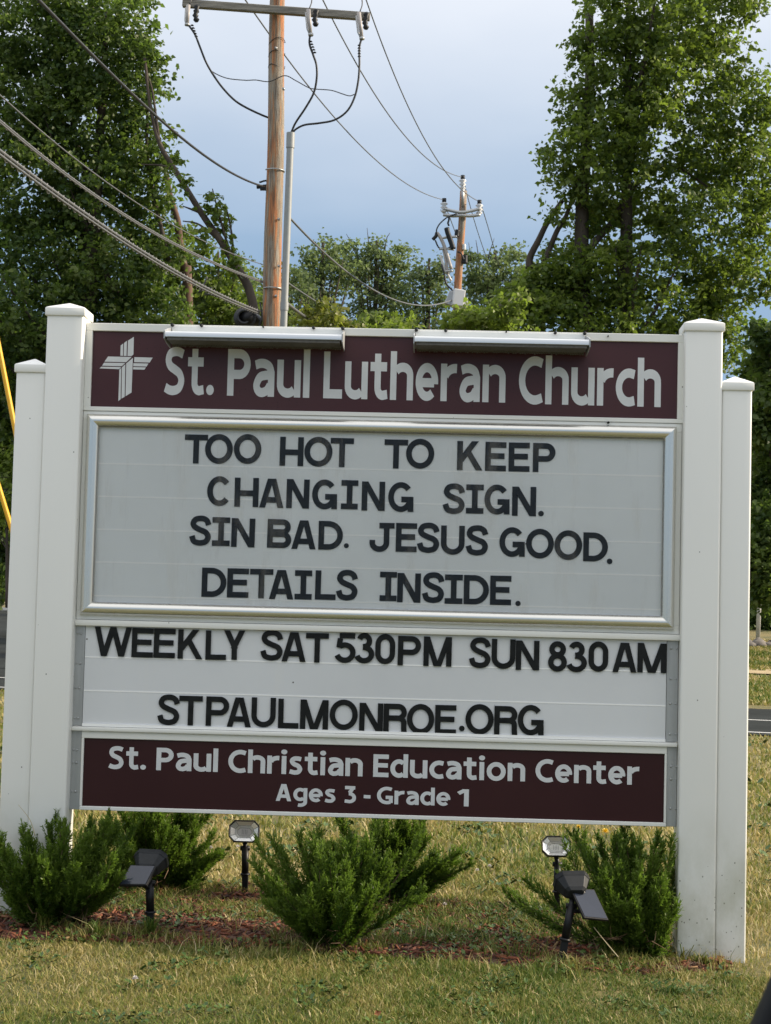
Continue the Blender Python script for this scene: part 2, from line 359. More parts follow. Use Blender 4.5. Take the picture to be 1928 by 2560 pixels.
def ribbon(pts, w, closed=False):
    """quads of a stroke with mitred joins"""
    n = len(pts); L = []; R = []
    for i in range(n):
        a = pts[i-1] if (i > 0 or closed) else None
        b = pts[(i+1) % n] if (i < n-1 or closed) else None
        p = pts[i]; ns = []
        for s, e in ((a, p), (p, b)):
            if s is None or e is None: continue
            dx, dy = e[0]-s[0], e[1]-s[1]; l = math.hypot(dx, dy) or 1e-9
            ns.append((-dy/l, dx/l))
        nx = sum(q[0] for q in ns); ny = sum(q[1] for q in ns); l = math.hypot(nx, ny) or 1e-9
        nx /= l; ny /= l
        c = max(.35, nx*ns[0][0]+ny*ns[0][1]); o = w/2/c
        L.append((p[0]+nx*o, p[1]+ny*o)); R.append((p[0]-nx*o, p[1]-ny*o))
    q = []
    for i in range(n if closed else n-1):
        j = (i+1) % n
        q.append([L[i], R[i], R[j], L[j]])
    return q
def clipy(poly, y, keep_above):
    out = []
    for i in range(len(poly)):
        a, b = poly[i-1], poly[i]
        ia = (a[1] >= y) == keep_above; ib = (b[1] >= y) == keep_above
        if ia != ib:
            t = (y-a[1])/(b[1]-a[1]); out.append((a[0]+t*(b[0]-a[0]), y))
        if ib: out.append(b)
    return out
h = .094
def CAPS(ch, W, serifI=True):
    """list of (points, closed, clip) in cap-height units, outer width W"""
    s = []; r = W/2
    ln = lambda *p: s.append((list(p), False, True))
    cv = lambda p, closed=False: s.append((p, closed, False))
    def bow(x, y0, y1, W):      # P, B, D bowl from the stem at x out to W
        ry = (y1-y0)/2-h; cx = W-h-min(ry, W*.55); rx = W-h-cx
        cv([(x, y1-h), (cx, y1-h)] + arc(cx, (y0+y1)/2, rx, ry, 82, -82, 12) + [(cx, y0+h), (x, y0+h)])
    if ch == 'T': ln((0, 1-h), (W, 1-h)); ln((r, 0), (r, 1-2*h))
    elif ch == 'O': cv(arc(r, .5, r-h, .515-h, 0, 350, 35), True)
    elif ch == '0':
        e = r-h; cv(arc(r, 1.0-h-e*1.05, e, e*1.1, 0, 180, 12) + arc(r, h+e*1.05, e, e*1.1, 180, 360, 12), True)
    elif ch == 'H': ln((h, 0), (h, 1)); ln((W-h, 0), (W-h, 1)); ln((2*h, .47), (W-2*h, .47))
    elif ch == 'K': ln((h, 0), (h, 1)); ln((W-.13, 1.15), (2*h-.06, .34)); ln((W*.46, .60), (W-.11+.06, -.08))
    elif ch == 'E': ln((h, 0), (h, 1)); [ln((2*h, y), (x, y)) for y, x in ((1-h, W), (.52, W-.06), (h, W))]
    elif ch == 'F': ln((h, 0), (h, 1)); ln((2*h, 1-h), (W, 1-h)); ln((2*h, .52), (W-.06, .52))
    elif ch == 'L': ln((h, 0), (h, 1)); ln((2*h, h), (W, h))
    elif ch == 'P': ln((h, 0), (h, 1)); bow(2*h, .36, 1, W)
    elif ch == 'R': ln((h, 0), (h, 1)); bow(2*h, .42, 1, W-.01); cv([(W*.42, .515), (W*.60, .515)] + arc(W*.60, .375, W*.40-h-.015, .14, 88, 0, 7) + [(W-h-.012, .2), (W-h+.005, 0)])
    elif ch == 'B': ln((h, 0), (h, 1)); bow(2*h, .46, 1, W-.03); bow(2*h, 0, .575, W)
    elif ch == 'D': ln((h, 0), (h, 1)); bow(2*h, 0, 1, W)
    elif ch == 'C': cv(arc(r, .5, r-h, .515-h, 40, 320, 26))
    elif ch == 'G':
        cv(arc(r, .5, r-h, .515-h, 40, 335, 26)); ln((r+.02, .42), (W, .42)); ln((W-h*.95, 0), (W-h*.95, .42-h))
    elif ch == 'A':
        ln((.095, -.1), (r-.045, 1.0), (r-.035, 1.03)); ln((W-.095, -.1), (r+.045, 1.0), (r+.035, 1.03)); ln((.28*W+.02, .27), (W-.28*W-.02, .27))
    elif ch == 'N': ln((h, 0), (h, 1)); ln((W-h, 0), (W-h, 1)); ln((h*1.05-.03, 1.06), (W-h*1.05+.03, -.06))
    elif ch == 'M':
        ln((h, 0), (h, 1)); ln((W-h, 0), (W-h, 1)); ln((h-.0, 1.05), (r-.01, -.07)); ln((W-h, 1.05), (r+.01, -.07))
    elif ch == 'W':
        ln((h-.02, 1.06), (.27*W, -.06)); ln((.25*W, -.06), (r+.01, 1.06)); ln((r-.01, 1.06), (.75*W, -.06)); ln((.73*W, -.06), (W-h+.02, 1.06))
    elif ch == 'Y': ln((r, 0), (r, .46)); ln((.07, 1.08), (r+.04, .36)); ln((W-.07, 1.08), (r-.04, .36))
    elif ch == 'I':
        ln((0, 1-h), (W, 1-h)); ln((0, h), (W, h)); ln((r, 2*h), (r, 1-2*h))
    elif ch == 'S':
        e = W-.77
        cv(crom([(.675+e, .70), (.62+e, .84), (.50+e*.7, .915), (.36+e*.5, .925), (.20, .88), (.125, .745), (.19, .62), (.38+e*.5, .525), (.58+e, .44), (.665+e, .29), (.60+e, .13), (.46+e*.5, .078), (.33+e*.5, .072), (.16, .13), (.09, .31)], 4))
    elif ch == 'J':
        ln((W*.38, 1-h), (W, 1-h)); cv([(W*.68, 1-2*h), (W*.68, .34)] + arc(W*.39, .30, W*.29, .215, 0, -180, 14) + [(W*.39-W*.29, .40)])
    elif ch == 'U':
        e = r-h; cv([(h, 1), (h, .42)] + arc(r, h+e*.95-.01, e, e*.95, 180, 360, 16) + [(W-h, .42), (W-h, 1)])
    elif ch == '5':
        ln((.14, 1-h), (W-.03, 1-h)); ln((.17, 1-2*h), (.125, .50)); cv([(.125, .50)] + arc(W*.47, .335, W*.53-h, .26, 135, -160, 20))
    elif ch == '3':
        cv(arc(W*.47, .745, W*.41-h, .185, 160, -80, 14) + [(W*.40, .555)]); cv([(W*.40, .53)] + arc(W*.47, .30, W*.53-h, .225, 90, -165, 16))
    elif ch == '8':
        cv(arc(r, .74, r-h-.035, .185, 0, 340, 18), True); cv(arc(r, .30, r-h, .225, 0, 340, 18), True)
    elif ch == '.':
        s.append((arc(r, r, r*.5, r*.5, 0, 340, 17), True, 'dot'))
    return s
def HUM(ch):
    """humanist bold lettering: (width, strokes); pen half sizes v (upright) and t (flat)"""
    v = .092; t = .098; x = .80; s = []
    ln = lambda *p: s.append((list(p), False, True))
    cv = lambda p, closed=False: s.append((p, closed, False))
    def nbowl(W, leg=0):
        ln((v, 0), (v, x)); cv([(W-v, 0), (W-v, x-.29)] + arc(W/2+.03, x-.27, W/2-.03-v, .27-t, 10, 150, 12)); 
    if ch == 'S': W = .66; cv(crom([(.58, .86), (.46, .905), (.33, .915), (.18, .87), (.12, .74), (.18, .61), (.34, .525), (.48, .44), (.54, .29), (.47, .14), (.32, .085), (.17, .095), (.04, .15)], 4))
    elif ch == 't': W = .52; ln((.22, .98), (.22, .3)); cv([(.22, .31), (.225, .22)] + arc(.37, .24, .145, .15, 190, 290, 8) + [(.51, .115)]); ln((0, x-t), (.49, x-t))
    elif ch == '.': W = .24; s.append((arc(.12, .11, .06, .055, 0, 340, 16), True, 'dot'))
    elif ch == 'P': W = .66; ln((v, 0), (v, 1)); cv([(2*v, 1-t), (.34, 1-t)] + arc(.34, .68, .66-v-.34, .32-t, 85, -85, 12) + [(.34, .36+t), (2*v, .36+t)])
    elif ch == 'a':
        W = .62; cv([(.07, x-.13)] + crom([(.07, x-.13), (.2, x-t+.005), (.34, x-t), (.47, x-.16), (W-v, x-.29)], 5)[1:] + [(W-v, 0)])
        cv(crom([(W-v-.04, .46), (.36, .455), (.2, .41), (.11, .25), (.15, .13), (.26, .085), (.4, .13), (W-v-.04, .24)], 5))
    elif ch == 'u': W = .68; ln((W-v, 0), (W-v, x)); cv([(v, x), (v, .29)] + arc(W/2-.03, .27, W/2-.03-v, .27-t+.01, 190, 325, 12))
    elif ch == 'l': W = .21; ln((v, 0), (v, 1.04))
    elif ch == 'i': W = .23; ln((.115, 0), (.115, x)); s.append((arc(.115, .98, .06, .055, 0, 340, 16), True, 'dot'))
    elif ch == 'L': W = .56; ln((v, 0), (v, 1)); ln((2*v, t), (W, t))
    elif ch == 'h': W = .68; ln((v, 0), (v, 1.04)); cv([(W-v, 0), (W-v, x-.29)] + arc(W/2+.03, x-.27, W/2-.03-v, .27-t, 10, 150, 12))
    elif ch == 'n': W = .68; nbowl(W)
    elif ch == 'e':
        W = .67; ln((2*v-.02, .385), (W-v-.03, .385)); cv(arc(W/2, .40, W/2-v, .405-t, -8, 312, 26))
    elif ch == 'r': W = .47; ln((v, 0), (v, x)); cv(arc(.43, x-.33, .3, .33-t, 165, 82, 9))
    elif ch == 'C': W = .70; cv([(.68, .865)] + arc(.47, .5, .47-v, .515-t, 75, 285, 22) + [(.68, .135)])
    elif ch == 'c': W = .56; cv([(.545, x-.125)] + arc(.385, .40, .385-v, .405-t, 72, 288, 20) + [(.545, .125)])
    elif ch == 's': W = .55; cv(crom([(.48, x-.125), (.35, x-t+.0), (.2, x-.11), (.125, x-.21), (.2, .46), (.36, .38), (.44, .24), (.37, .11), (.22, .085), (.04, .13)], 4))
    elif ch == 'd': W = .68; ln((W-v, 0), (W-v, 1.04)); cv(arc(W/2-.01, .40, W/2-v, .40-t+.01, 48, 312, 20))
    elif ch == 'g':
        W = .66; cv([(W-v, x), (W-v, .02)] + arc(W/2-.01, -.03, W/2-v+.01, .18, 5, -112, 12)); cv(arc(W/2-.01, .42, W/2-v, .38-t+.01, 48, 312, 20))
    elif ch == 'o': W = .74; cv(arc(W/2, .40, W/2-v, .415-t, 0, 350, 35), True)
    elif ch == 'E': W = .60; ln((v, 0), (v, 1)); [ln((2*v, y), (xx, y)) for y, xx in ((1-t, W), (.52, W-.03), (t, W))]
    elif ch == 'A': W = .80; ln((.1, -.1), (.375, 1.0), (.38, 1.03)); ln((.7, -.1), (.425, 1.0), (.42, 1.03)); ln((.25, .29), (.55, .29))
    elif ch == 'G': W = .76; cv([(.70, .865)] + arc(.47, .5, .47-v, .515-t, 75, 280, 22) + [(W-v-.02, .11)]); ln((W-v, .07), (W-v, .49)); ln((.42, .49-t), (W-2*v, .49-t))
    elif ch == '3': W = .60; ln((.05, 1-t), (.55, 1-t)); ln((.46, .93), (.28, .60)); cv([(.24, .545), (.3, .545)] + arc(.28, .315, .32-v, .23, 75, -100, 14) + [(.05, .11)])
    elif ch == '1': W = .42; ln((.31, 0), (.31, 1)); ln((.0, .74), (.36, 1.03))
    elif ch == '-': W = .38; ln((.0, .4), (.38, .4))
    else: W = .3
    return W, s, v, t
def glyph_polys(strokes, pv, pt):
    """strokes -> list of (polygon list) ; elliptical pen of half width pv, half height pt"""
    out = []
    for pts, closed, clip in strokes:
        k = pt/pv
        if clip == 'dot':
            c = (sum(p[0] for p in pts)/len(pts), sum(p[1] for p in pts)/len(pts))
            out.append([[(c[0]+(p[0]-c[0])*2, c[1]+(p[1]-c[1])*2) for p in pts]]); continue
        q = ribbon([(p[0]*k, p[1]) for p in pts], 2*pt, closed)
        res = []
        for poly in q:
            poly = [(p[0]/k, p[1]) for p in poly]
            if clip is True:
                poly = clipy(clipy(poly, 0, True), 1.05 if len(pts) == 2 and max(p[1] for p in pts) == 1.04 else 1.0, False)
            if len(poly) > 2: res.append(poly)
        out.append(res)
    return out
ROWS = [[('T',-0.851,-0.771,1.675),('O',-0.78,-0.684,1.677),('O',-0.68,-0.585,1.679),('H',-0.521,-0.439,1.674),('O',-0.436,-0.339,1.675),('T',-0.346,-0.266,1.674),('T',-0.16,-0.079,1.673),('O',-0.085,0.012,1.676),('K',0.091,0.177,1.673),('E',0.187,0.259,1.672),('E',0.268,0.34,1.672),('P',0.351,0.428,1.672)],
  [('C',-0.768,-0.683,1.531),('H',-0.673,-0.59,1.529),('A',-0.589,-0.501,1.528),('N',-0.494,-0.415,1.528),('G',-0.405,-0.319,1.528),('I',-0.305,-0.247,1.529),('N',-0.234,-0.154,1.526),('G',-0.143,-0.056,1.525),('S',0.045,0.121,1.524),('I',0.125,0.185,1.524),('G',0.188,0.274,1.524),('N',0.283,0.365,1.52),('.',0.373,0.392,1.52)],
  [('S',-0.825,-0.75,1.394),('I',-0.746,-0.685,1.392),('N',-0.68,-0.599,1.39),('B',-0.556,-0.473,1.39),('A',-0.474,-0.386,1.388),('D',-0.379,-0.295,1.388),('.',-0.291,-0.274,1.395),('J',-0.202,-0.118,1.386),('E',-0.113,-0.041,1.387),('S',-0.04,0.037,1.388),('U',0.042,0.123,1.382),('S',0.127,0.204,1.383),('G',0.242,0.329,1.38),('O',0.333,0.428,1.377),('O',0.43,0.525,1.374),('D',0.529,0.613,1.37),('.',0.61,0.629,1.362)],
  [('D',-0.777,-0.692,1.216),('E',-0.689,-0.615,1.216),('T',-0.611,-0.531,1.216),('A',-0.546,-0.458,1.214),('I',-0.456,-0.397,1.215),('L',-0.386,-0.315,1.216),('S',-0.314,-0.239,1.218),('I',-0.164,-0.106,1.217),('N',-0.104,-0.024,1.214),('S',-0.019,0.057,1.217),('I',0.059,0.12,1.213),('D',0.124,0.21,1.213),('E',0.214,0.286,1.213),('.',0.301,0.319,1.211)],
  [('W',-1.139,-1.013,1.004),('E',-1.011,-0.937,1.003),('E',-0.935,-0.861,1.003),('K',-0.852,-0.767,1.002),('L',-0.756,-0.685,1.001),('Y',-0.694,-0.62,1.003),('S',-0.568,-0.49,1.006),('A',-0.497,-0.409,1.002),('T',-0.412,-0.334,1.001),('5',-0.311,-0.241,1.004),('3',-0.242,-0.177,1.004),('0',-0.174,-0.106,1.003),('P',-0.097,-0.018,0.999),('M',-0.009,0.087,0.999),('S',0.146,0.221,0.999),('U',0.223,0.304,0.997),('N',0.306,0.386,0.994),('8',0.416,0.48,0.993),('3',0.481,0.548,0.993),('0',0.553,0.62,0.996),('A',0.632,0.719,0.995),('M',0.719,0.817,0.996)],
  [('S',-0.915,-0.838,0.777),('T',-0.841,-0.76,0.776),('P',-0.748,-0.669,0.776),('A',-0.678,-0.59,0.775),('U',-0.592,-0.509,0.777),('L',-0.5,-0.43,0.775),('M',-0.425,-0.329,0.774),('O',-0.324,-0.228,0.776),('N',-0.223,-0.142,0.768),('R',-0.14,-0.06,0.768),('O',-0.06,0.033,0.768),('E',0.036,0.108,0.768),('.',0.118,0.137,0.781),('O',0.139,0.235,0.773),('R',0.237,0.316,0.77),('G',0.317,0.405,0.775)]]
CROSS = [[(-1.0867,2.0456),(-1.0867,2.0808),(-1.0782,2.0881),(-1.0773,2.0452)],[(-1.0749,2.0446),(-1.0753,2.0899),(-1.0651,2.0983),(-1.065,2.0448)],[(-1.0615,2.0449),(-1.0616,2.099),(-1.0415,2.1124),(-1.0411,2.0506),(-1.0474,2.0452)],[(-1.1416,2.0233),(-1.1294,2.0417),(-1.0473,2.0417),(-1.0558,2.0327),(-1.0654,2.0231)],[(-1.1493,2.009),(-1.1427,2.0197),(-1.0688,2.0201),(-1.0801,2.0087)],[(-1.1578,1.9994),(-1.1516,2.0054),(-1.0824,2.0057),(-1.0891,1.9979)],[(-1.0373,2.0413),(-0.9734,2.0409),(-0.9834,2.0236),(-1.0379,2.0237)],[(-1.0401,2.0201),(-0.988,2.02),(-0.9935,2.0093),(-1.0403,2.0095)],[(-1.0402,2.0066),(-0.9957,2.0064),(-1.0013,1.998),(-1.0405,1.9984)],[(-1.0885,1.9962),(-1.0823,2.0028),(-1.0802,1.8932),(-1.0882,1.8865)],[(-1.08,2.004),(-1.0681,2.016),(-1.0665,1.9022),(-1.0774,1.8956)],[(-1.0652,2.0184),(-1.0425,2.0388),(-1.043,1.9174),(-1.0636,1.9041)]]
# ------------------------------------------------------------ trees
LEAF = np.array([(0, 0, 0), (.34, .30, .05), (.22, .62, -.02), (0, 1.0, -.12), (-.22, .62, -.02), (-.34, .30, .05), (0, .45, .09)])
LF = [(0, 1, 6), (1, 2, 6), (2, 3, 6), (3, 4, 6), (4, 5, 6), (5, 0, 6)]
LEAF4 = np.array([(0, 0, 0), (.36, .5, .06), (0, 1.0, -.08), (-.36, .5, .06)]); LF4 = [(0, 1, 2), (0, 2, 3)]
def leaves(name, Cn, size, tint, mat, parent, droop=.5, big=False, flat=.6):
    n = len(Cn); tpl, fc = (LEAF4, LF4) if big else (LEAF, LF)
    s = size*rng.uniform(.6, 1.25, n)
    d = rng.normal(size=(n, 3)); d[:, 2] = d[:, 2]*.5-droop; d /= np.linalg.norm(d, axis=1)[:, None]
    nn = rng.normal(size=(n, 3)); nn[:, 2] += flat; nn -= (nn*d).sum(1)[:, None]*d; nn /= np.linalg.norm(nn, axis=1)[:, None]
    x = np.cross(d, nn)
    V = Cn[:, None]+s[:, None, None]*(tpl[None, :, 0:1]*x[:, None]+tpl[None, :, 1:2]*d[:, None]+tpl[None, :, 2:3]*nn[:, None])
    return np_mesh(name, V, None, mat, parent, {'tint': tint}, faces=fc)
def crown_points(lobes, n_cl, per, spread, hollow=.45):
    """lobes: (centre, radii) ; twig clusters spread through the lobes' volume"""
    w = np.array([l[1][0]*l[1][2] for l in lobes]); w = w/w.sum(); out = []; tint = []
    for (c, r), q in zip(lobes, w):
        k = max(3, int(n_cl*q)); d = rng.normal(size=(k, 3)); d /= np.linalg.norm(d, axis=1)[:, None]
        rad = rng.uniform(hollow**3, 1.05, k)**(1/3); cc = np.array(c)+d*rad[:, None]*np.array(r)
        base = np.clip(rng.normal(.38, .30, k)+d[:, 2]*.12+.12*math.sin(c[0]*3+c[2]*2), 0, 1)  # clusters on a lobe's upper side tinted paler, painting in sunlit tops
        m_ = rng.integers(int(per*.5), int(per*1.5), k)
        idx = np.repeat(np.arange(k), m_); sp_ = rng.uniform(.6, 1.3, k)[idx][:, None]*spread
        # a cluster is a short leafy shoot pointing outwards and slightly down
        ax = d.copy(); ax[:, 2] = ax[:, 2]*.5-.15; ax += rng.normal(size=(k, 3))*.5; ax /= np.linalg.norm(ax, axis=1)[:, None]
        t = rng.uniform(-1, 1, len(idx))[:, None]
        p = cc[idx]+ax[idx]*t*sp_*1.4+rng.normal(size=(len(idx), 3))*sp_*np.array((.45, .45, .28))
        out.append(p); tint.append(np.clip(base[idx]+rng.normal(0, .14, len(idx)), 0, 1))
    return np.concatenate(out), np.concatenate(tint)
def L(px, py, rx, ry, Y, dy=0, depth=1.0):
    c = at(px, py, Y+dy); k = (Y+5.35)/F
    return (tuple(c), (rx*k, max(rx, ry)*k*depth, ry*k))
def limb(mb, pts, Y, r0_, r1_, n=7):
    """pts: (px, py[, depth offset]) -> tapered limb at depth Y"""
    P = crv([at(p[0], p[1], Y+(p[2] if len(p) > 2 else 0)) for p in pts], 4)
    m_ = len(P); mb.tube(P, [r0_+(r1_-r0_)*i/(m_-1) for i in range(m_)], n)
def tree(name, label, group, cat, base, lobes, n_cl, per, spread, size, leafmat, trunkmat='bark', limbs=(), Y=28, big=False, tr=.2, hollow=.45, tshift=0, auto=6, parts=None):
    root = empty(name, base, label, cat, group)
    tb = MB(); top = max(c[2] for c, r in lobes); cx = sum(c[0] for c, r in lobes)/len(lobes); cy = sum(c[1] for c, r in lobes)/len(lobes)
    b = Vector(base); b.z -= .2; mid = Vector(((b.x+cx)/2, (b.y+cy)/2, b.z+(top-b.z)*.5)); tp = Vector((cx, cy, top))
    P = crv([b, mid, tp], 6); tb.tube(P, [tr*(1-.8*i/(len(P)-1)) for i in range(len(P))], 9)
    tb.build('trunk', M[trunkmat], root, True)
    lb = MB(); some = sorted(lobes, key=lambda l: -l[1][0])[:auto]
    for c, r in some:
        for k in range(4):
            e = Vector(c)+Vector(rng.uniform(-.8, .8, 3)*np.array(r)); t = min(.9, max(.15, (e.z-b.z)/(top-b.z)*.75)); s_ = b.lerp(mid, t*2) if t < .5 else mid.lerp(tp, t*2-1)
            q = (s_+e)/2+Vector((0, 0, -.15*(e-s_).length*.5)); lb.tube(crv([s_, q, e], 4), [tr*.32*(1-.85*i/8) for i in range(9)], 5)
    for l_ in limbs:
        mb_ = MB(); limb(mb_, l_[0], Y, l_[1], l_[2]); mb_.build('limb', M[trunkmat], root, True)
    if lb.v: lb.build('limbs', M[trunkmat], root, True)
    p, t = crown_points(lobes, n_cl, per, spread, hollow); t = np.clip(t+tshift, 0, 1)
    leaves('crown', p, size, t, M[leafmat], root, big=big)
    return root
z1 = lambda x, y, *a: (x/1.7282, y/1.7282, *a)             # enlarged views of the photo -> photo pixels
z2 = lambda x, y, *a: (964+x/1.7282, y/1.7282, *a)
def Lz(lst, Y, dy=0, depth=1.0): return [L(*a, Y, dy+random.uniform(-.6, .6), depth) for a in lst]
Y = 28
right_l = Lz([(1540, 40, 110, 110), (1660, 60, 150, 140), (1790, 20, 110, 90), (1860, 0, 60, 60), (1470, 110, 50, 60), (1530, 215, 120, 100), (1680, 190, 130, 120), (1790, 160, 90, 90), (1830, 280, 80, 80),
  (1440, 250, 60, 55), (1500, 350, 110, 80), (1650, 330, 150, 120), (1890, 420, 100, 130), (1780, 400, 110, 100), (1410, 395, 60, 40), (1540, 455, 130, 75), (1370, 375, 28, 22), (1500, 520, 60, 40), (1460, 560, 60, 35), (1390, 545, 32, 24), (1600, 570, 140, 90), (1760, 560, 140, 110), (1880, 620, 80, 90), (1905, 250, 50, 80), (1915, 520, 50, 80), (1900, 700, 60, 60),
  (1620, 680, 160, 80), (1800, 700, 100, 90), (1500, 660, 80, 60), (1480, 740, 120, 60), (1350, 700, 60, 30), (1330, 735, 75, 45), (1270, 785, 75, 45), (1245, 800, 50, 30), (1400, 690, 60, 40), (1400, 800, 120, 60), (1440, 640, 60, 45), (1380, 665, 50, 34), (1420, 470, 60, 40), (1435, 320, 55, 45), (1400, 720, 80, 50), (1350, 770, 90, 50), (1300, 740, 60, 40), (1420, 760, 90, 50), (1310, 810, 80, 40), (1640, 790, 200, 80), (1560, 860, 220, 60), (1790, 800, 90, 90), (1740, 900, 120, 110), (1500, 960, 220, 110), (1680, 1060, 160, 110), (1420, 1060, 130, 90)], Y)
tree('maple_tree', 'tall dense maple filling the right side of the sky behind the sign', None, 'tree', at(1560, 1470, Y), right_l, 3300, 21, .19, .125, 'leaf_maple',
     limbs=[([z2(880, 1600), z2(850, 1250), z2(850, 850), z2(880, 450), z2(880, 60)], .20, .09), ([z2(800, 1250), z2(880, 1080), z2(970, 970), z2(1060, 830), z2(1180, 700)], .10, .03),
            ([z2(620, 1160), z2(625, 1110), z2(660, 1040), z2(700, 960), z2(765, 865)], .085, .05), ([z2(680, 1150), z2(740, 1000), z2(800, 880), z2(900, 480)], .07, .03),
            ([z2(1100, 760), z2(1250, 720), z2(1450, 850)], .05, .02), ([z2(380, 1450, -2), z2(440, 1395, -2), z2(500, 1340, -2), z2(590, 1290, -2)], .16, .10), ([z2(1000, 700), z2(1150, 500), z2(1180, 100)], .05, .02)], Y=Y, tr=.26, hollow=.35)
left_l = Lz([(60, 60, 140, 130), (190, 40, 120, 100), (330, 60, 60, 90), (250, 150, 120, 110), (355, 170, 50, 70), (60, 240, 150, 150), (200, 290, 140, 130), (340, 290, 65, 60), (385, 215, 30, 28), (385, 400, 50, 50), (310, 400, 80, 80),
  (80, 450, 160, 150), (230, 480, 140, 120), (400, 480, 45, 40), (360, 560, 75, 70), (120, 640, 180, 120), (280, 670, 140, 110), (410, 640, 60, 60), (60, 800, 160, 110), (220, 800, 140, 90), (370, 780, 110, 80), (120, 930, 190, 110), (320, 930, 150, 110), (220, 1060, 170, 90)], Y)
tree('maple_tree', 'tall dark maple filling the left side of the sky behind the overhead cables', None, 'tree', at(180, 1480, Y), left_l, 3600, 21, .20, .125, 'leaf_dark',
     limbs=[([z1(730, 1130), z1(640, 700), z1(640, 330), z1(600, 100)], .05, .02), ([z1(530, 1300), z1(470, 1210), z1(440, 1130), z1(380, 1060)], .08, .04), ([z1(400, 1000), z1(410, 900), z1(370, 740)], .05, .03),
            ([z1(380, 940), z1(425, 850), z1(440, 720)], .05, .02)], Y=Y, tr=.28, hollow=.35)
# leaning vine-covered tree between the left maple and the pole
root = empty('leaning_tree', tuple(at(640, 1430, 27)), 'bare dark leaning trunk with leafy vines left of the near utility pole', 'tree')
mb = MB(); limb(mb, [(700, 1430), (660, 1000), z1(1090, 1300), z1(1020, 1150), z1(960, 1050), z1(870, 920), z1(760, 740), z1(690, 620), z1(650, 460), z1(625, 250)], 27, .115, .03, 9); mb.build('trunk', M['bark'], root, True)
for p in ([z1(960, 1050), z1(900, 1000), z1(850, 965), z1(790, 955)], [z1(870, 920), z1(830, 905), z1(790, 890)], [z1(760, 740), z1(700, 715), z1(610, 710)], [z1(1000, 1110), z1(970, 1010), z1(940, 900), z1(918, 815)], [z1(1010, 1120), z1(1000, 1000), z1(975, 880)], [z1(690, 620), z1(660, 400), z1(640, 330)]):
    mb = MB(); limb(mb, p, 27, .035, .012, 5); mb.build('limb', M['bark'], root, True)
p, t = crown_points(Lz([(535, 520, 24, 40), (560, 560, 20, 45), (530, 480, 10, 20), (572, 620, 14, 30), (585, 655, 20, 24), (460, 455, 14, 26), (440, 400, 14, 30), (425, 335, 16, 20), (510, 590, 20, 24)], 27, 0, .6), 80, 9, .10, .3); leaves('crown', p, .13, t, M['leaf_maple'], root)
root = empty('broken_tree', tuple(at(460, 1440, 29)), 'reddish brown bare trunk rising between the left maple and the leaning tree', 'tree')
mb = MB(); limb(mb, [(480, 1440), z1(810, 1250), z1(795, 1170), z1(775, 1040), z1(765, 950), z1(735, 850), z1(715, 730), z1(700, 620)], 29, .12, .05, 9); mb.build('trunk', M['bark_red'], root, True)
mb = MB(); limb(mb, [z1(790, 1110), z1(750, 1085), z1(725, 1060)], 29, .06, .02, 6); mb.build('branch', M['bark_red'], root, True)
# lower trees left of the near pole
tree('small_tree', 'leafy green tree filling the gap between the leaning trunk and the near pole', None, 'tree', at(560, 1440, 33), Lz([(470, 620, 60, 60), (560, 700, 70, 60), (480, 720, 90, 70), (600, 760, 90, 60), (400, 700, 60, 50), (530, 800, 130, 50), (640, 800, 80, 50), (655, 850, 100, 60)], 33), 520, 15, .22, .15, 'leaf_maple', Y=33, tr=.14, tshift=-.02)
# trees far behind, across the gap
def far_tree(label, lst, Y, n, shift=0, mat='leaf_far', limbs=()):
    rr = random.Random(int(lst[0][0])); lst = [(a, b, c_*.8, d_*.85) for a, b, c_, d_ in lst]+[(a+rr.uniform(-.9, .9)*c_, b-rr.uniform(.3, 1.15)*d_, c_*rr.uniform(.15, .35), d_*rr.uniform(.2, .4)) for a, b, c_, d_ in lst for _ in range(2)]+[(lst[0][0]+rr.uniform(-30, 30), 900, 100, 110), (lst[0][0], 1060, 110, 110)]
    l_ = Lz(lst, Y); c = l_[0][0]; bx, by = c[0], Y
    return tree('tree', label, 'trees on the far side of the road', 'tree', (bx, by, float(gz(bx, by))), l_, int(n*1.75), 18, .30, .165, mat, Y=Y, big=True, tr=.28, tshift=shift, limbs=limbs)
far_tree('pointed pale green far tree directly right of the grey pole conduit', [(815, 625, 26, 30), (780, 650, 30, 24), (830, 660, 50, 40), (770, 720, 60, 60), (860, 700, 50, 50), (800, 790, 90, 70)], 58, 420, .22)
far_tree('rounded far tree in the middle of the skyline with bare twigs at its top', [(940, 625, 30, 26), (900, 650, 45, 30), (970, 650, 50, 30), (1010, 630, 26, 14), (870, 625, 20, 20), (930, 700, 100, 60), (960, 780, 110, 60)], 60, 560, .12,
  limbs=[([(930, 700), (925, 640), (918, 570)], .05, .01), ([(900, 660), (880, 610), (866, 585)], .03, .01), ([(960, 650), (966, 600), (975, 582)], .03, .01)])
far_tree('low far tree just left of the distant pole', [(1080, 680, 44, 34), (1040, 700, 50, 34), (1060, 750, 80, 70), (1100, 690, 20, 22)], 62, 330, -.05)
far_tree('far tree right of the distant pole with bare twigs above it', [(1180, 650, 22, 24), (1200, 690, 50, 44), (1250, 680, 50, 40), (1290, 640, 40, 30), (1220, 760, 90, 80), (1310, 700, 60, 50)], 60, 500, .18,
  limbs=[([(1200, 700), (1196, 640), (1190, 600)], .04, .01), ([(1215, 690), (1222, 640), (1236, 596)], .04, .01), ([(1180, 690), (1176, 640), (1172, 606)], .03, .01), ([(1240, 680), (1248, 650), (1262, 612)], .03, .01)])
far_tree('hazy far tree seen just left of the near pole', [(620, 680, 30, 30), (590, 720, 60, 40), (640, 740, 60, 60), (560, 780, 90, 70)], 64, 300, .25)
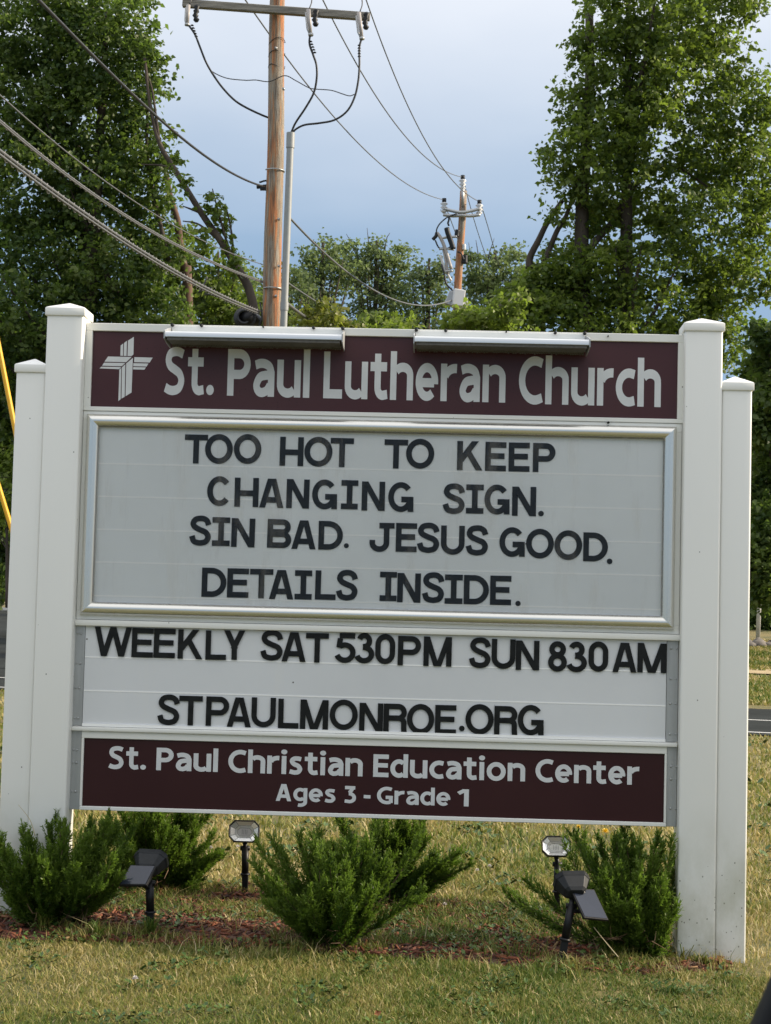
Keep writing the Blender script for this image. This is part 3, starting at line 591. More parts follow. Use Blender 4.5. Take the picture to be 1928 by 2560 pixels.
far_tree('dark far tree under the messenger cable between the two poles', [(700, 690, 50, 40), (720, 760, 80, 70), (745, 700, 30, 40)], 55, 260, -.12)
# young trees with yellow-green tops just over the sign
def sapling(label, lst, Y, n, mat='leaf_light'):
    l_ = Lz(lst, Y); c = l_[0][0]
    return tree('young_tree', label, 'young trees rising just behind the top of the sign', 'tree', (c[0], Y, float(gz(c[0], Y))), l_, n, 14, .13, .13, mat, Y=Y, tshift=.3 if mat != 'leaf_light' else 0, tr=.07, auto=4)
sapling('yellow-green young tree above the gap between the two sign lamps, left one', [(805, 775, 38, 22), (780, 800, 46, 26), (830, 810, 50, 26), (870, 830, 40, 24)], 23, 60)
sapling('green young tree above the left end of the right sign lamp', [(930, 800, 44, 24), (970, 825, 60, 24), (1000, 800, 34, 22), (900, 830, 50, 20)], 25, 70, 'leaf_maple')
sapling('olive young tree in front of the foot of the distant pole', [(1175, 785, 40, 20), (1150, 810, 60, 24), (1220, 800, 60, 28), (1280, 760, 40, 26), (1250, 830, 80, 26)], 24, 130, 'leaf_maple')
# dark trees and shrubs seen past the posts
tree('dark_maple_tree', 'dark maple beside the right edge behind the short right post', None, 'tree', at(1960, 1520, 22), Lz([(1905, 830, 40, 30), (1925, 905, 48, 60), (1890, 940, 30, 50), (1940, 1010, 60, 80), (1900, 1060, 40, 60), (1930, 1170, 60, 90), (1890, 1240, 40, 60), (1920, 1330, 60, 80), (1880, 1400, 40, 60), (1925, 1460, 50, 70), (1890, 1490, 30, 22), (2000, 1200, 70, 300), (2000, 900, 60, 120)], 22), 1500, 15, .14, .13, 'leaf_dark', Y=22, tr=.16, tshift=.02)
tree('dark_tree', 'dark tree behind the short left post beside the yellow guy guards', None, 'tree', at(-30, 1500, 30), Lz([(10, 900, 90, 70), (-20, 1000, 90, 90), (40, 1020, 50, 80), (-20, 1150, 90, 90), (40, 1200, 50, 80), (0, 1290, 80, 90), (40, 1380, 50, 70), (-20, 1430, 80, 60), (10, 850, 120, 60), (120, 900, 90, 70)], 30), 1300, 15, .22, .17, 'leaf_dark', Y=30, tr=.2)
tree('shrub', 'olive sunlit shrub low behind the short left post', None, 'shrub', at(20, 1495, 27), Lz([(10, 1180, 40, 50), (30, 1240, 40, 40), (0, 1300, 30, 40)], 27), 70, 14, .2, .13, 'leaf_maple', Y=27, tr=.05, auto=3, tshift=.3)
tree('shrub', 'dark shrub behind the white marker pole and the rocks on the right', None, 'shrub', at(1930, 1580, 31), Lz([(1900, 1500, 50, 50), (1950, 1520, 60, 60), (1880, 1560, 40, 40), (1930, 1580, 60, 30)], 31), 220, 16, .18, .13, 'leaf_dark', Y=31, tr=.05, auto=3, tshift=-.15)
# a far-off wood that closes the view low down
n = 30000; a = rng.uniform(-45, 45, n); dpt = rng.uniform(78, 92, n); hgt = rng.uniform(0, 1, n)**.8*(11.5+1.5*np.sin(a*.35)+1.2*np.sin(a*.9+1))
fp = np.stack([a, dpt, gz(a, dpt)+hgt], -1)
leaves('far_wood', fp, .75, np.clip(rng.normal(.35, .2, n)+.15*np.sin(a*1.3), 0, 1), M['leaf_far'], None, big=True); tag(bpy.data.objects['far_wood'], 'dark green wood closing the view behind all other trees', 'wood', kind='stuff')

# ------------------------------------------------------------ rocks, marker pole
def rocks(label, cx, cy, n, w, s, group):
    root = empty('rock_pile', (cx, cy, float(gz(cx, cy))), label, 'rocks', group)
    for i in range(n):
        bm = bmesh.new(); bmesh.ops.create_icosphere(bm, subdivisions=2, radius=1)
        k = s*random.uniform(.45, 1.0); o = Vector((cx+random.uniform(-w, w), cy+random.uniform(-.4, .4), 0)); o.z = float(gz(o.x, o.y))+k*.3+random.choice((0, 0, .25))*k*2
        for v in bm.verts:
            q = v.co.copy(); f_ = 1+.22*math.sin(q.x*5+i)*math.cos(q.y*4+i*2)+.15*math.sin(q.z*6+i*3); v.co = Vector((q.x*k*1.3*f_, q.y*k*f_, q.z*k*.75*f_))+o
        me = bpy.data.meshes.new('rock'); bm.to_mesh(me); bm.free(); link('rock', me, M['rock'], root, True)
pR = at(1900, 1606, 26); rocks('grey brown rocks at the foot of the white marker pole on the right', pR.x, 25.5, 30, 1.3, .17, None)
pL = at(6, 1490, 40); rocks('brown rocks at the foot of the trees behind the short left post', pL.x, 50, 24, 2.2, .25, None)
q0 = at(1895, 1600, 27); q1 = at(1904, 1300, 27); g0 = q0.copy(); g0.z = float(gz(q0.x, 27))
root = empty('marker_pole', tuple(g0), 'thin white marker pole with red bands half hidden by the leaves on the right', 'pole')
MB().tube([g0, at(1904, 1345, 27)], .045, 10).build('lower_post', M['white_post'], root, True)
MB().tube([at(1901, 1436, 26.9), at(1901, 1428, 26.9)], .05, 10).build('red_band', M['red_paint'], root, True)
MB().tube([at(1904, 1345, 27), at(1906, 1300, 27)], .035, 10).build('red_band', M['red_paint'], root, True)

# ------------------------------------------------------------ utility poles
YP = 20.0
def pole_mesh(a, b, ra, rb, n=22):
    mb = MB(); P = [a.lerp(b, i/24) for i in range(25)]; P = [p+Vector((.012*math.sin(i*.9), .01*math.cos(i*.7), 0)) for i, p in enumerate(P)]
    mb.tube(P, [ra+(rb-ra)*i/24 for i in range(25)], n); return mb
pb = at(680, 815, YP); pt_ = at(694, 30, YP); dv = (pt_-pb)/(pt_.z-pb.z)
g0 = pb+dv*(float(gz(pb.x, YP))-.3-pb.z); top = pb+dv*(13.2-pb.z)
up = empty('utility_pole', (g0.x, g0.y, g0.z+.3), 'near wooden utility pole with orange weathered streaks and a grey conduit', 'utility pole')
pole_mesh(g0, top, .185, .112).build('pole', M['pole_wood'], up, True)
axis_at = lambda z: pb+dv*(z-pb.z)
def bar(mb, a, b, hw, hd):
    a = Vector(a); b = Vector(b); d = (b-a).normalized(); y = Vector((0, 1, 0)); y = (y-d*d.dot(y)).normalized(); z = d.cross(y)
    V = [p+y*sy*hd+z*sz*hw for p in (a, b) for sz in (-1, 1) for sy in (-1, 1)]
    mb.add(V, [(0, 2, 3, 1), (4, 5, 7, 6), (0, 1, 5, 4), (2, 6, 7, 3), (0, 4, 6, 2), (1, 3, 7, 5)])
aL = at(457, 8, YP-.2); aR = at(925, 42, YP-.2)
mb = MB(); bar(mb, aL, aR, .062, .05); mb.build('crossarm', M['timber'], up, bevel=.008, seg=1)
aL2 = at(500, -230, YP-.2); aR2 = at(905, -215, YP-.2); mb = MB(); bar(mb, aL2, aR2, .06, .05); mb.build('crossarm', M['timber'], up, bevel=.008, seg=1)
def cutout(pts, top_px):
    a = at(*top_px, YP-.42); b = at(*pts[0], YP-.42); o = MB().tube([a, b], [.035, .028], 9).build('fuse_tube', M['cutout'], up, True)
    d = (b-a); side = Vector((-.055, .1, .03))
    MB().tube([a+side+d*.1, a+side+d*.75, b+side*.3], .016, 6).build('fuse_hinge', M['galv'], o, True)
    MB().tube([b-d*.04, b+d*.06], .042, 8).build('fuse_cap', M['galv'], o, True)
    mb = MB(); q = a+Vector((.11, .12, .0)); n_ = 9
    mb.tube([q+Vector((.01*math.sin(i), 0, .05-.035*i)) for i in range(n_)], [.03+.022*(i % 2) for i in range(n_)], 10); mb.build('insulator', M['dark_plastic'], up, True)
    MB().tube(crv([a+Vector((.02, 0, .02)), a+Vector((.05, .05, .18)), a+Vector((.0, .08, .5))], 4), .01, 5).build('jumper_wire', M['cable'], up, True)
zc = lambda x, y: (440+x/3.2038, y/3.2038)
cutout([zc(90, 195)], zc(100, 40)); cutout([zc(1080, 275)], zc(1060, 75)); cutout([zc(1490, 305)], zc(1465, 100))
def cab(name, pts, r, Y, mat, parent, dys=None):
    P = crv([at(*p, Y+(dys[i] if dys else 0)) for i, p in enumerate(pts)], 6); return MB().tube(P, r, 6).build(name, mat, parent, True)
cab('jumper_cable', [zc(*p) for p in [(95, 195), (120, 225), (155, 280), (190, 370), (240, 495), (300, 600), (380, 710), (480, 810), (600, 880), (745, 943), (800, 950)]], .018, YP, M['cable'], up, [-.42]*3+[-.4, -.35, -.3, -.25, -.2, -.1, .05, .2])
cab('jumper_cable', [zc(*p) for p in [(1075, 270), (1070, 350), (1100, 440), (1125, 520), (1128, 620), (1105, 740), (1040, 860), (960, 980), (922, 1065)]], .018, YP, M['cable'], up, [-.42]*4+[-.4, -.35, -.3, -.2, -.15])
cab('jumper_cable', [zc(*p) for p in [(1490, 300), (1470, 380), (1470, 520), (1460, 650), (1430, 780), (1370, 890), (1270, 960), (1150, 985), (1030, 1000), (960, 1035), (930, 1070)]], .018, YP, M['cable'], up, [-.42]*4+[-.4, -.38, -.35, -.3, -.25, -.2, -.15])
cab('ground_wire', [zc(*p) for p in [(285, 570), (350, 605), (430, 630), (560, 642), (640, 640), (750, 652), (870, 605), (960, 645), (1060, 700), (1110, 712), (1240, 722), (1330, 750), (1390, 767), (1430, 755)]], .008, YP, M['cable'], up, [-.3]*14)
for c0 in [(130, 250), (1080, 380), (1468, 410)]:       # little rain sheds on the cable ends
    mb = MB(); x, y = c0
    for k in range(5):
        p = at(*zc(x+(k*8 if c0[0] < 1400 else 0), y-50+k*22), YP-.42); mb.tube([p+Vector((0, 0, .008)), p-Vector((0, 0, .008))], [.016, .030], 8)
    mb.build('cable_shed', M['dark_plastic'], up, True)
for k in range(3):
    p = axis_at(10.35-.22*k); mb = MB(); R_ = .135
    mb.tube([p+Vector((R_*math.cos(t), R_*math.sin(t), .05*math.sin(t*1.5+k))) for t in np.linspace(0, 2*math.pi*(.8 if k else 1), 18)], .006, 4); mb.build('tie_wire', M['cable'], up, True)
c0 = at(709, 815, YP-.2); c1 = at(727, 335, YP-.2); cd = (c1-c0)/(c1.z-c0.z); cb = c0+cd*(float(gz(c0.x, YP))-c0.z)
o = MB().tube([cb, c1], .058, 16).build('conduit', M['pvc'], up); soft(o)
for z_ in (c1.z-.1, 6.0, 3.6): p = c0+cd*(z_-c0.z); o = MB().tube([p-Vector((0, 0, .13)), p+Vector((0, 0, .0 if z_ != c1.z-.1 else .12))], .068, 16).build('conduit_coupling', M['pvc'], up); soft(o)
for z_ in (8.2, 6.25):
    p = axis_at(z_); MB().tube([p+Vector((.16*math.cos(t), .16*math.sin(t)-.02, 0)) for t in np.linspace(-2.6, .6, 12)], .012, 4).build('conduit_strap', M['galv'], up, True)
# knots, bolts
for (x, y) in [(697, 548), (690, 740), (697, 665), (690, 120), (709, 222)]:
    p = at(x, y, YP-.16); MB().tube([p+Vector((0, .03, 0)), p-Vector((0, .02, 0))], .022, 8).build('bolt', M['galv'], up, True)
# clamps on the pole's left side and the black splice coil
cl = at(660, 468, YP); mb = MB(); mb.tube([cl+Vector((-.12, 0, 0)), cl+Vector((.12, 0, .03))], .03, 6); mb.tube(crv([cl+Vector((-.08, 0, .08)), cl+Vector((.06, 0, .1)), cl+Vector((.14, 0, -.1)), cl+Vector((.12, 0, -.24))], 4), .016, 5); mb.box(-.06, .06, -.03, .03, -.05, .03, org=cl); mb.build('cable_clamp', M['black_plastic'], up)
cc = at(612, 793, YP-.25)
for R_ in (.16, .135, .11):
    mb = MB(); mb.tube([cc+Vector((R_*math.cos(t), (R_-.135)*1.6, R_*.95*math.sin(t))) for t in np.linspace(0, 2*math.pi, 28)], .026, 7, False); mb.build('cable_coil', M['cable'], up, True)
MB().tube([cc+Vector((.02, -.05, 0)), cc+Vector((.14, .35, 0))], .12, 16).build('splice_case', M['black_plastic'], up, True)
MB().tube(crv([at(650, 755, YP-.2), at(655, 790, YP-.2), at(648, 815, YP-.2), at(652, 860, YP-.1)], 5), .014, 5).build('drop_cable', M['cable'], up, True)

# far pole
Y2 = 45.0
z6 = lambda x, y: (1060+x/5.82, 420+y/5.82)
pt2 = at(*z6(575, 335), Y2); pb2 = at(*z6(495, 1800), Y2); dv2 = (pt2-pb2)/(pt2.z-pb2.z); g2 = pb2+dv2*(float(gz(pb2.x, Y2))-.3-pb2.z)
fpole = empty('utility_pole', (g2.x, g2.y, g2.z+.3), 'distant utility pole with curved fibreglass crossarm and grey equipment box', 'utility pole')
pole_mesh(g2, pt2, .17, .115, 14).build('pole', M['pole_wood'], fpole, True)
def ins(x, y, h=.5):
    p = at(*z6(x, y), Y2-.1); mb = MB(); R_ = [.05, .13, .05, .12, .05, .11, .045]
    mb.tube([p+Vector((0, 0, -.06*i*h/.5)) for i in range(7)], R_, 10); o = mb.build('insulator', M['porcelain'], fpole, True)
    MB().tube([p+Vector((0, 0, .12)), p+Vector((0, 0, -.02))], .07, 8).build('clamp_top', M['dark_plastic'], o, True); return p
i1 = ins(565, 160); i2 = ins(295, 495); i3 = ins(808, 520)
mb = MB(); mb.tube([at(*z6(565, 225), Y2-.12), at(*z6(570, 560), Y2-.15)], .05, 6); mb.build('top_bracket', M['galv'], fpole, True)
for dz in (0, .2):
    P = crv([at(*z6(285, 590), Y2-.15)-Vector((0, 0, dz)), at(*z6(420, 625), Y2-.2)-Vector((0, 0, dz*.8)), at(*z6(545, 645), Y2-.25)-Vector((0, 0, dz*.5)), at(*z6(680, 625), Y2-.2)-Vector((0, 0, dz*.8)), at(*z6(820, 590), Y2-.15)-Vector((0, 0, dz))], 5)
    MB().tube(P, .055, 7).build('crossarm', M['galv'], fpole, True)
for x in (280, 820): MB().tube([at(*z6(x+35*math.cos(t), 610+32*math.sin(t)), Y2-.1) for t in np.linspace(-.3, 3.4, 12)], .015, 4).build('ring_bracket', M['galv'], fpole, True)
def stick(name, P, r, mat, n=8, dy=-.3): return MB().tube(crv([at(*z6(*p), Y2+dy) for p in P], 4), r, n).build(name, mat, fpole, True)
stick('fuse_tube', [(190, 940), (240, 1010), (290, 1120), (340, 1270), (400, 1470)], .055, M['cutout'])
stick('fuse_tube', [(330, 870), (350, 950), (390, 1060), (430, 1180)], .085, M['dark_plastic'], dy=-.35)
stick('fuse_tube', [(245, 1270), (270, 1380), (320, 1500), (400, 1640)], .04, M['porcelain'], dy=-.2)
stick('fuse_tube', [(285, 1180), (310, 1300), (330, 1420), (350, 1540)], .045, M['cutout'], dy=-.25)
stick('jumper_wire', [(478, 665), (350, 710), (240, 800), (190, 880), (182, 940)], .022, M['cable'])
stick('jumper_wire', [(130, 1040), (175, 990), (190, 940)], .06, M['dark_plastic'])
stick('jumper_wire', [(165, 1050), (220, 1160), (300, 1160), (350, 1165), (400, 1130)], .025, M['cable'])
stick('jumper_wire', [(255, 1400), (300, 1560), (330, 1690), (420, 1780)], .03, M['cable'])
stick('jumper_wire', [(490, 1215), (540, 1240), (565, 1290), (580, 1330)], .025, M['cable'], dy=-.25)
stick('jumper_wire', [(365, 700), (362, 760), (350, 800), (365, 840)], .03, M['dark_plastic'])
stick('arrester', [(490, 900), (480, 960), (480, 1000)], .075, M['dark_plastic'], dy=-.2)
stick('arrester', [(582, 1110), (585, 1150), (580, 1190)], .06, M['porcelain'], dy=-.1)
stick('arrester', [(597, 1270), (595, 1330), (598, 1390)], .09, M['dark_plastic'], dy=-.1)
stick('bracket', [(480, 1000), (420, 1000), (280, 1015), (250, 1030)], .04, M['galv'])
stick('bracket', [(440, 1190), (330, 1170), (220, 1180)], .035, M['galv'])
stick('bracket', [(420, 1500), (340, 1500), (310, 1510)], .035, M['galv'])
b0 = at(*z6(500, 1880), Y2-.35); MB().box(-.19, .19, -.15, .12, -.30, .24, Euler((0, .12, .2)).to_matrix(), b0).build('equipment_box', M['porcelain'], fpole, bevel=.03)
b0 = at(*z6(400, 1880), Y2-.25); MB().box(-.13, .13, -.12, .1, -.28, .18, Euler((0, .35, 0)).to_matrix(), b0).build('equipment_box', M['galv'], fpole, bevel=.02)
b0 = at(*z6(575, 1960), Y2-.25); MB().box(-.14, .14, -.1, .1, -.2, .15, None, b0).build('junction_box', M['porcelain'], fpole, bevel=.02)

# ------------------------------------------------------------ wires
def vwire(name, label, pts, Ya, Yb, r, mat, group=None, spiral=0, ends=None):
    """a wire hangs in one vertical plane: its first and last pixels give the plane, the others the sag"""
    A = at(*pts[0], Ya); B_ = at(*pts[-1], Yb); n = Vector((B_.y-A.y, -(B_.x-A.x), 0)).normalized(); P = []
    for i, p in enumerate(pts):
        if i == 0: P.append(A); continue
        if i == len(pts)-1: P.append(B_); continue
        d = fw+RT*((p[0]-PX)/F)-UP*((p[1]-PY)/F); t = n.dot(A-CAM)/n.dot(d); P.append(CAM+d*t)
    # smooth the sag as a low-order curve along the span
    L_ = (B_-A).xy.length; s_ = np.array([(p-A).xy.length/L_ for p in P]); z_ = np.array([p.z for p in P]); co = np.polyfit(s_, z_, min(3, len(P)-1))
    e0, e1 = ends or (0, 1)
    Q = [Vector((A.x+(B_.x-A.x)*t, A.y+(B_.y-A.y)*t, float(np.polyval(co, t)))) for t in np.linspace(e0, e1, 60)]
    mb = MB().tube(Q, r, 6)
    if not spiral:
        o = mb.build(name, mat, None, True); return tag(o, label, 'wire', group)
    root = empty(name, tuple(Q[0]), label, 'wire', group); mb.build('cable', mat, root, True)
    n_ = int((Q[-1]-Q[0]).length/.16); mb = MB(); S_ = []
    for i in range(n_*7):
        t = i/(n_*7)*59; k = min(int(t), 58); c = Q[k].lerp(Q[k+1], t-k); a = i*2*math.pi/7; S_.append(c+Vector((0, math.cos(a), math.sin(a)))*spiral+Vector((math.sin(a)*.3, 0, 0))*spiral-Vector((0, 0, spiral*.5)))
    mb.tube(S_, .0042, 3, False); mb.build('spiral_wrap', M['spiral'], root, True)
    mb = MB().tube([q+Vector((0, 0, -spiral*.9)) for q in Q], r*.8, 5); mb.build('lower_cable', mat, root, True)
    return root
V = vwire; hv = 'high wires running to the distant pole'
V('power_wire', 'rightmost high wire crossing the pale sky to the distant crossarm end', [(914, 0), z2(0, 215), z2(60, 370), z2(130, 530), z2(200, 660), z2(250, 735), z2(320, 800), z2(395, 868)], 25, Y2, .014, M['wire_grey'], hv, ends=(-.2, 1))
V('power_wire', 'high wire running to the very top of the distant pole', [z1(1395, 0), z1(1450, 105), z1(1550, 295), z1(1666, 470), z2(60, 560), z2(130, 640), z2(200, 700), z2(260, 738), z2(330, 765)], 24, Y2, .014, M['wire_grey'], hv, ends=(-.2, 1))
V('power_wire', 'high wire passing behind the near pole to the left end of the distant crossarm', [z1(1062, 0), z1(1165, 150), z1(1235, 248), z1(1340, 375), z1(1450, 515), z1(1666, 725), z2(100, 800), z2(180, 840), z2(250, 862)], 22, Y2, .014, M['wire_grey'], hv, ends=(-.12, 1))
hv = 'wires dropping away behind the distant pole'
V('power_wire', 'wire dropping from the right end of the distant crossarm into the trees', [z2(415, 890), z2(440, 970), z2(485, 1130), z2(540, 1290)], Y2, 75, .016, M['wire_grey'], hv)
V('power_wire', 'wire dropping from the top of the distant pole into the trees', [z2(340, 790), z2(380, 940), z2(425, 1080), z2(495, 1275)], Y2, 75, .016, M['wire_grey'], hv)
V('power_wire', 'wire dropping from the left end of the distant crossarm behind its pole', [z2(265, 905), z2(300, 1000), z2(345, 1130), z2(400, 1260)], Y2, 75, .016, M['wire_grey'], hv)
lo = 'low cables ending at the near pole from the left'
V('overhead_cable', 'single dark cable crossing the left sky and clamped high on the near pole', [z1(165, 0), z1(350, 185), z1(500, 335), z1(640, 465), z1(740, 565), z1(900, 685), z1(1030, 757), z1(1145, 808)], 9, YP-.1, .017, M['cable'], lo, ends=(-.35, 1))
V('overhead_cable', 'thin pale cable, uppermost of the three low cables before the left maple', [z1(0, 410), z1(200, 585), z1(400, 745), z1(600, 880), z1(800, 1000), z1(1000, 1095), z1(1135, 1142)], 9, YP-.1, .0075, M['wire_grey'], lo, ends=(-.2, 1))
V('overhead_cable', 'spiral-wrapped cable, middle of the three low cables before the left maple', [z1(0, 520), z1(120, 620), z1(250, 720), z1(400, 840), z1(550, 930), z1(700, 1020), z1(850, 1100), z1(1000, 1165), z1(1135, 1215)], 9, YP-.1, .011, M['wire_grey'], lo, spiral=.022, ends=(-.2, 1))
V('overhead_cable', 'thickest spiral-wrapped cable bundle, lowest of the cables before the left maple', [z1(0, 650), z1(200, 800), z1(400, 945), z1(600, 1075), z1(800, 1190), z1(900, 1250), z1(1000, 1295), z1(1125, 1345)], 9, YP-.1, .016, M['wire_grey'], lo, spiral=.042, ends=(-.2, 1))
zb = lambda x, y: (500+x/2.0825, 540+y/2.0825)
lo = 'low cables between the two poles'
V('overhead_cable', 'sagging messenger cable between the near pole and the distant equipment box', [z1(1240, 930), z1(1350, 1040), z1(1450, 1135), z1(1550, 1210), z1(1666, 1280), z2(60, 1305), z2(150, 1318), z2(230, 1312), z2(290, 1295)], YP, Y2, .018, M['wire_grey'], lo)
V('overhead_cable', 'thin low cable leaving the near pole just above the sign', [zb(420, 320), zb(460, 350), zb(590, 435), zb(760, 530), zb(900, 590)], YP, 36, .013, M['wire_grey'], lo)
V('overhead_cable', 'lowest thick cable leaving the near pole behind the top of the sign', [zb(420, 430), zb(460, 455), zb(560, 535), zb(700, 610), zb(860, 660)], YP, 36, .026, M['wire_grey'], lo)
# wishbone bracket on the lowest cable
p = at(*z1(885, 1235), 17.5); mb = MB(); mb.tube(crv([p+Vector((-.09, 0, -.1)), p+Vector((-.02, 0, .0)), p+Vector((.03, 0, .14))], 4), .012, 5); mb.tube(crv([p+Vector((-.09, 0, -.1)), p+Vector((.04, 0, -.04)), p+Vector((.12, 0, -.02))], 4), .010, 5); mb.tube(crv([p+Vector((-.0, 0, -.12)), p+Vector((.1, 0, -.13)), p+Vector((.22, 0, -.16))], 4), .012, 5)
tag(mb.build('cable_bracket', M['cable'], None, True), 'small black wishbone bracket hanging on the thick wrapped cable', 'bracket')
# guy wires with yellow guards
def guy(label, a, b, Y):
    A = at(*a, Y); B_ = at(*b, Y); d = (B_-A).normalized(); t = (float(gz(B_.x+1, Y))-B_.z)/d.z; G = B_+d*t; Tp = A-d*3.0
    root = empty('guy_wire', tuple(G), label, 'guy wire', 'guy wires with yellow guards')
    MB().tube([G, Tp], .007, 5).build('wire', M['galv'], root, True)
    o = MB().tube([G-d*.15, A-d*.6], [.034, .03], 10).build('guard_sleeve', M['yellow'], root); soft(o)
guy('upper yellow guarded guy wire left of the short left post', (3, 897), (38, 1075), 14)
guy('lower yellow guarded guy wire left of the short left post', (0, 1227), (28, 1318), 14.6)
# ------------------------------------------------------------ the sign
sg = empty('church_sign', (-.17, .06, .07), 'white church message sign with two maroon name panels and black changeable letters', 'church sign')
def post(name_label, x0, w, y0, ztop, rot=0):
    cx, cy = x0+w/2, y0+w/2; h_ = w/2; R_ = Matrix.Rotation(rot, 3, 'Z'); zb_ = float(gz(cx, cy))-.12
    o = MB().box(-h_, h_, -h_, h_, zb_, ztop-.045, R_, (cx, cy, 0)).build('post', M['vinyl'], sg, bevel=.007, seg=3); soft(o, 50)
    if name_label: o['label'] = name_label
    e = h_+.006; mb = MB(); z0, z1_, z2_ = ztop-.050, ztop-.022, ztop
    V = [R_ @ Vector((sx*e, sy*e, z))+Vector((cx, cy, 0)) for z in (z0, z1_) for sx, sy in ((-1, -1), (1, -1), (1, 1), (-1, 1))]
    V += [R_ @ Vector((sx*(e-.010), sy*(e-.010), z1_+.005))+Vector((cx, cy, 0)) for sx, sy in ((-1, -1), (1, -1), (1, 1), (-1, 1))]+[Vector((cx, cy, z2_+.006))]
    Fc = [(3, 2, 1, 0)]+[(i, (i+1) % 4, (i+1) % 4+4, i+4) for i in range(4)]+[(i+4, (i+1) % 4+4, (i+1) % 4+8, i+8) for i in range(4)]+[(i+8, (i+1) % 4+8, 12) for i in range(4)]
    mb.add(V, Fc); c = mb.build('post_cap', M['vinyl'], o, bevel=.003, seg=2); soft(c, 25)
post('tall left post', -1.335, .127, 0, 2.222); post('tall right post', .861, .127, 0, 2.213, -.03)
post('short left post', -1.4375, .102, .012, 2.024); post('short right post', .9895, .101, .010, 2.013, -.02)
FY = .045
def rect_frame(mb, x0, x1, z0, z1, wl, wr, wb, wt, y0, y1):
    mb.box(x0, x1, y0, y1, z1-wt, z1); mb.box(x0, x1, y0, y1, z0, z0+wb)
    mb.box(x0, x0+wl, y0, y1, z0+wb, z1-wt); mb.box(x1-wr, x1, y0, y1, z0+wb, z1-wt)
WM = M['white_metal']
# header cabinet
hp = MB().box(-1.184, .842, FY+.010, FY+.06, 1.865, 2.130).build('header_panel', M['maroon_header'], sg)
mb = MB(); rect_frame(mb, -1.2075, .8625, 1.8505, 2.157, .0235, .0205, .0145, .027, FY, FY+.075); mb.build('header_frame', WM, sg, bevel=.0015, seg=1)
# message case behind the bezel
mb = MB(); rect_frame(mb, -1.207, .8595, 1.1285, 1.8495, .030, .030, .030, .030, FY+.004, FY+.075); mb.build('case_frame', WM, sg, bevel=.0015, seg=1)
mp_ = MB().box(-1.176, .828, FY+.006, FY+.05, 1.159, 1.819).build('message_panel', M['message_panel'], sg)
def bezel_rail(P, prof):
    """P: four outer corners and inward direction handled by mitre; prof: (inset, front) pairs"""
    x0, x1, z0, z1_ = P; cs = [(x0, z1_, 1, -1), (x1, z1_, -1, -1), (x1, z0, -1, 1), (x0, z0, 1, 1)]
    for i in range(4):
        a, b = cs[i], cs[(i+1) % 4]; n = len(prof)
        V = [(a[0]+a[2]*t, FY-d, a[1]+a[3]*t) for t, d in prof]+[(b[0]+b[2]*t, FY-d, b[1]+b[3]*t) for t, d in prof]
        Fc = [(k, k+1, n+k+1, n+k) for k in range(n-1)]+[tuple(range(n)), tuple(range(n, 2*n))]
        mb = MB().add(V, Fc); o = mb.build('bezel_rail', M['bezel'], mp_); soft(o, 28)
prof = [(0, -.008), (0, .006)]+[(.0225-.0215*math.cos(a), .006+.019*math.sin(a)) for a in np.linspace(.12, math.pi-.3, 12)]+[(.0450, .008), (.0450, -.008)]
bezel_rail((-1.192, .840, 1.144, 1.838), prof)
MB().box(-1.149, .797, FY-.0045, FY-.0030, 1.182, 1.794).build('clear_cover', M['cover'], mp_)
for z in (1.668, 1.554, 1.440, 1.327, 1.211): MB().box(-1.148, .7975, FY+.0052, FY+.0065, z-.0022, z+.0022).build('letter_track', M['rail'], mp_)
# ledges and lower cabinets
def ledge(z0, z1_, x0, x1, d=.012):
    mb = MB(); mb.box(x0, x1, FY-d, FY+.07, z0, z1_); o = mb.build('rail', WM, sg, bevel=.0025, seg=2); soft(o, 40)
ledge(1.107, 1.1275, -1.2075, .8605); ledge(.748, .762, -1.2075, .8575, .010)
tp_ = MB().box(-1.172, .8178, FY+.004, FY+.05, .763, 1.106).build('time_panel', M['time_panel'], sg)
for z in (1.000, .885): MB().box(-1.171, .817, FY+.0032, FY+.0045, z-.0022, z+.0022).build('letter_track', M['rail'], tp_)
MB().box(-1.172, .8178, FY-.002, FY+.0035, .7635, .773).build('letter_track', M['rail'], tp_)
lp = MB().box(-1.164, .8165, FY+.008, FY+.05, .492, .723).build('school_panel', M['maroon_lower'], sg)
mb = MB(); rect_frame(mb, -1.1725, .8240, .479, .7475, .0085, .0075, .013, .0245, FY, FY+.06); mb.build('school_panel_frame', WM, sg, bevel=.0015, seg=1)
ALB = [(-1.2085, -1.1735), (.8250, .8590)]
for s_, (x0, x1) in enumerate(ALB):
    for z0, z1_ in ((.7635, 1.106), (.479, .7465)):
        xx0, xx1 = (x0, x1) if (s_ == 0 or z1_ < .76) else (.8195, .8590)
        br = MB().box(xx0, xx1, FY+.007, FY+.03, z0, z1_).build('side_bracket', M['aluminium'], sg, bevel=.001, seg=1)
        zz = (1.080, .977, .893, .790) if z0 > .7 else (.681, .638, .540)
        for z in zz:
            for x, r_ in ((xx0+(.014 if s_ else .020), .0042), (xx0+(.033 if s_ else .008), .0032)):
                c = Vector((x, FY+.007, z)); mb = MB().tube([c+Vector((0, .001, 0)), c-Vector((0, .0018, 0)), c-Vector((0, .003, 0))], [r_, r_, r_*.55], 10); mb.build('rivet', M['galv'], br, True)
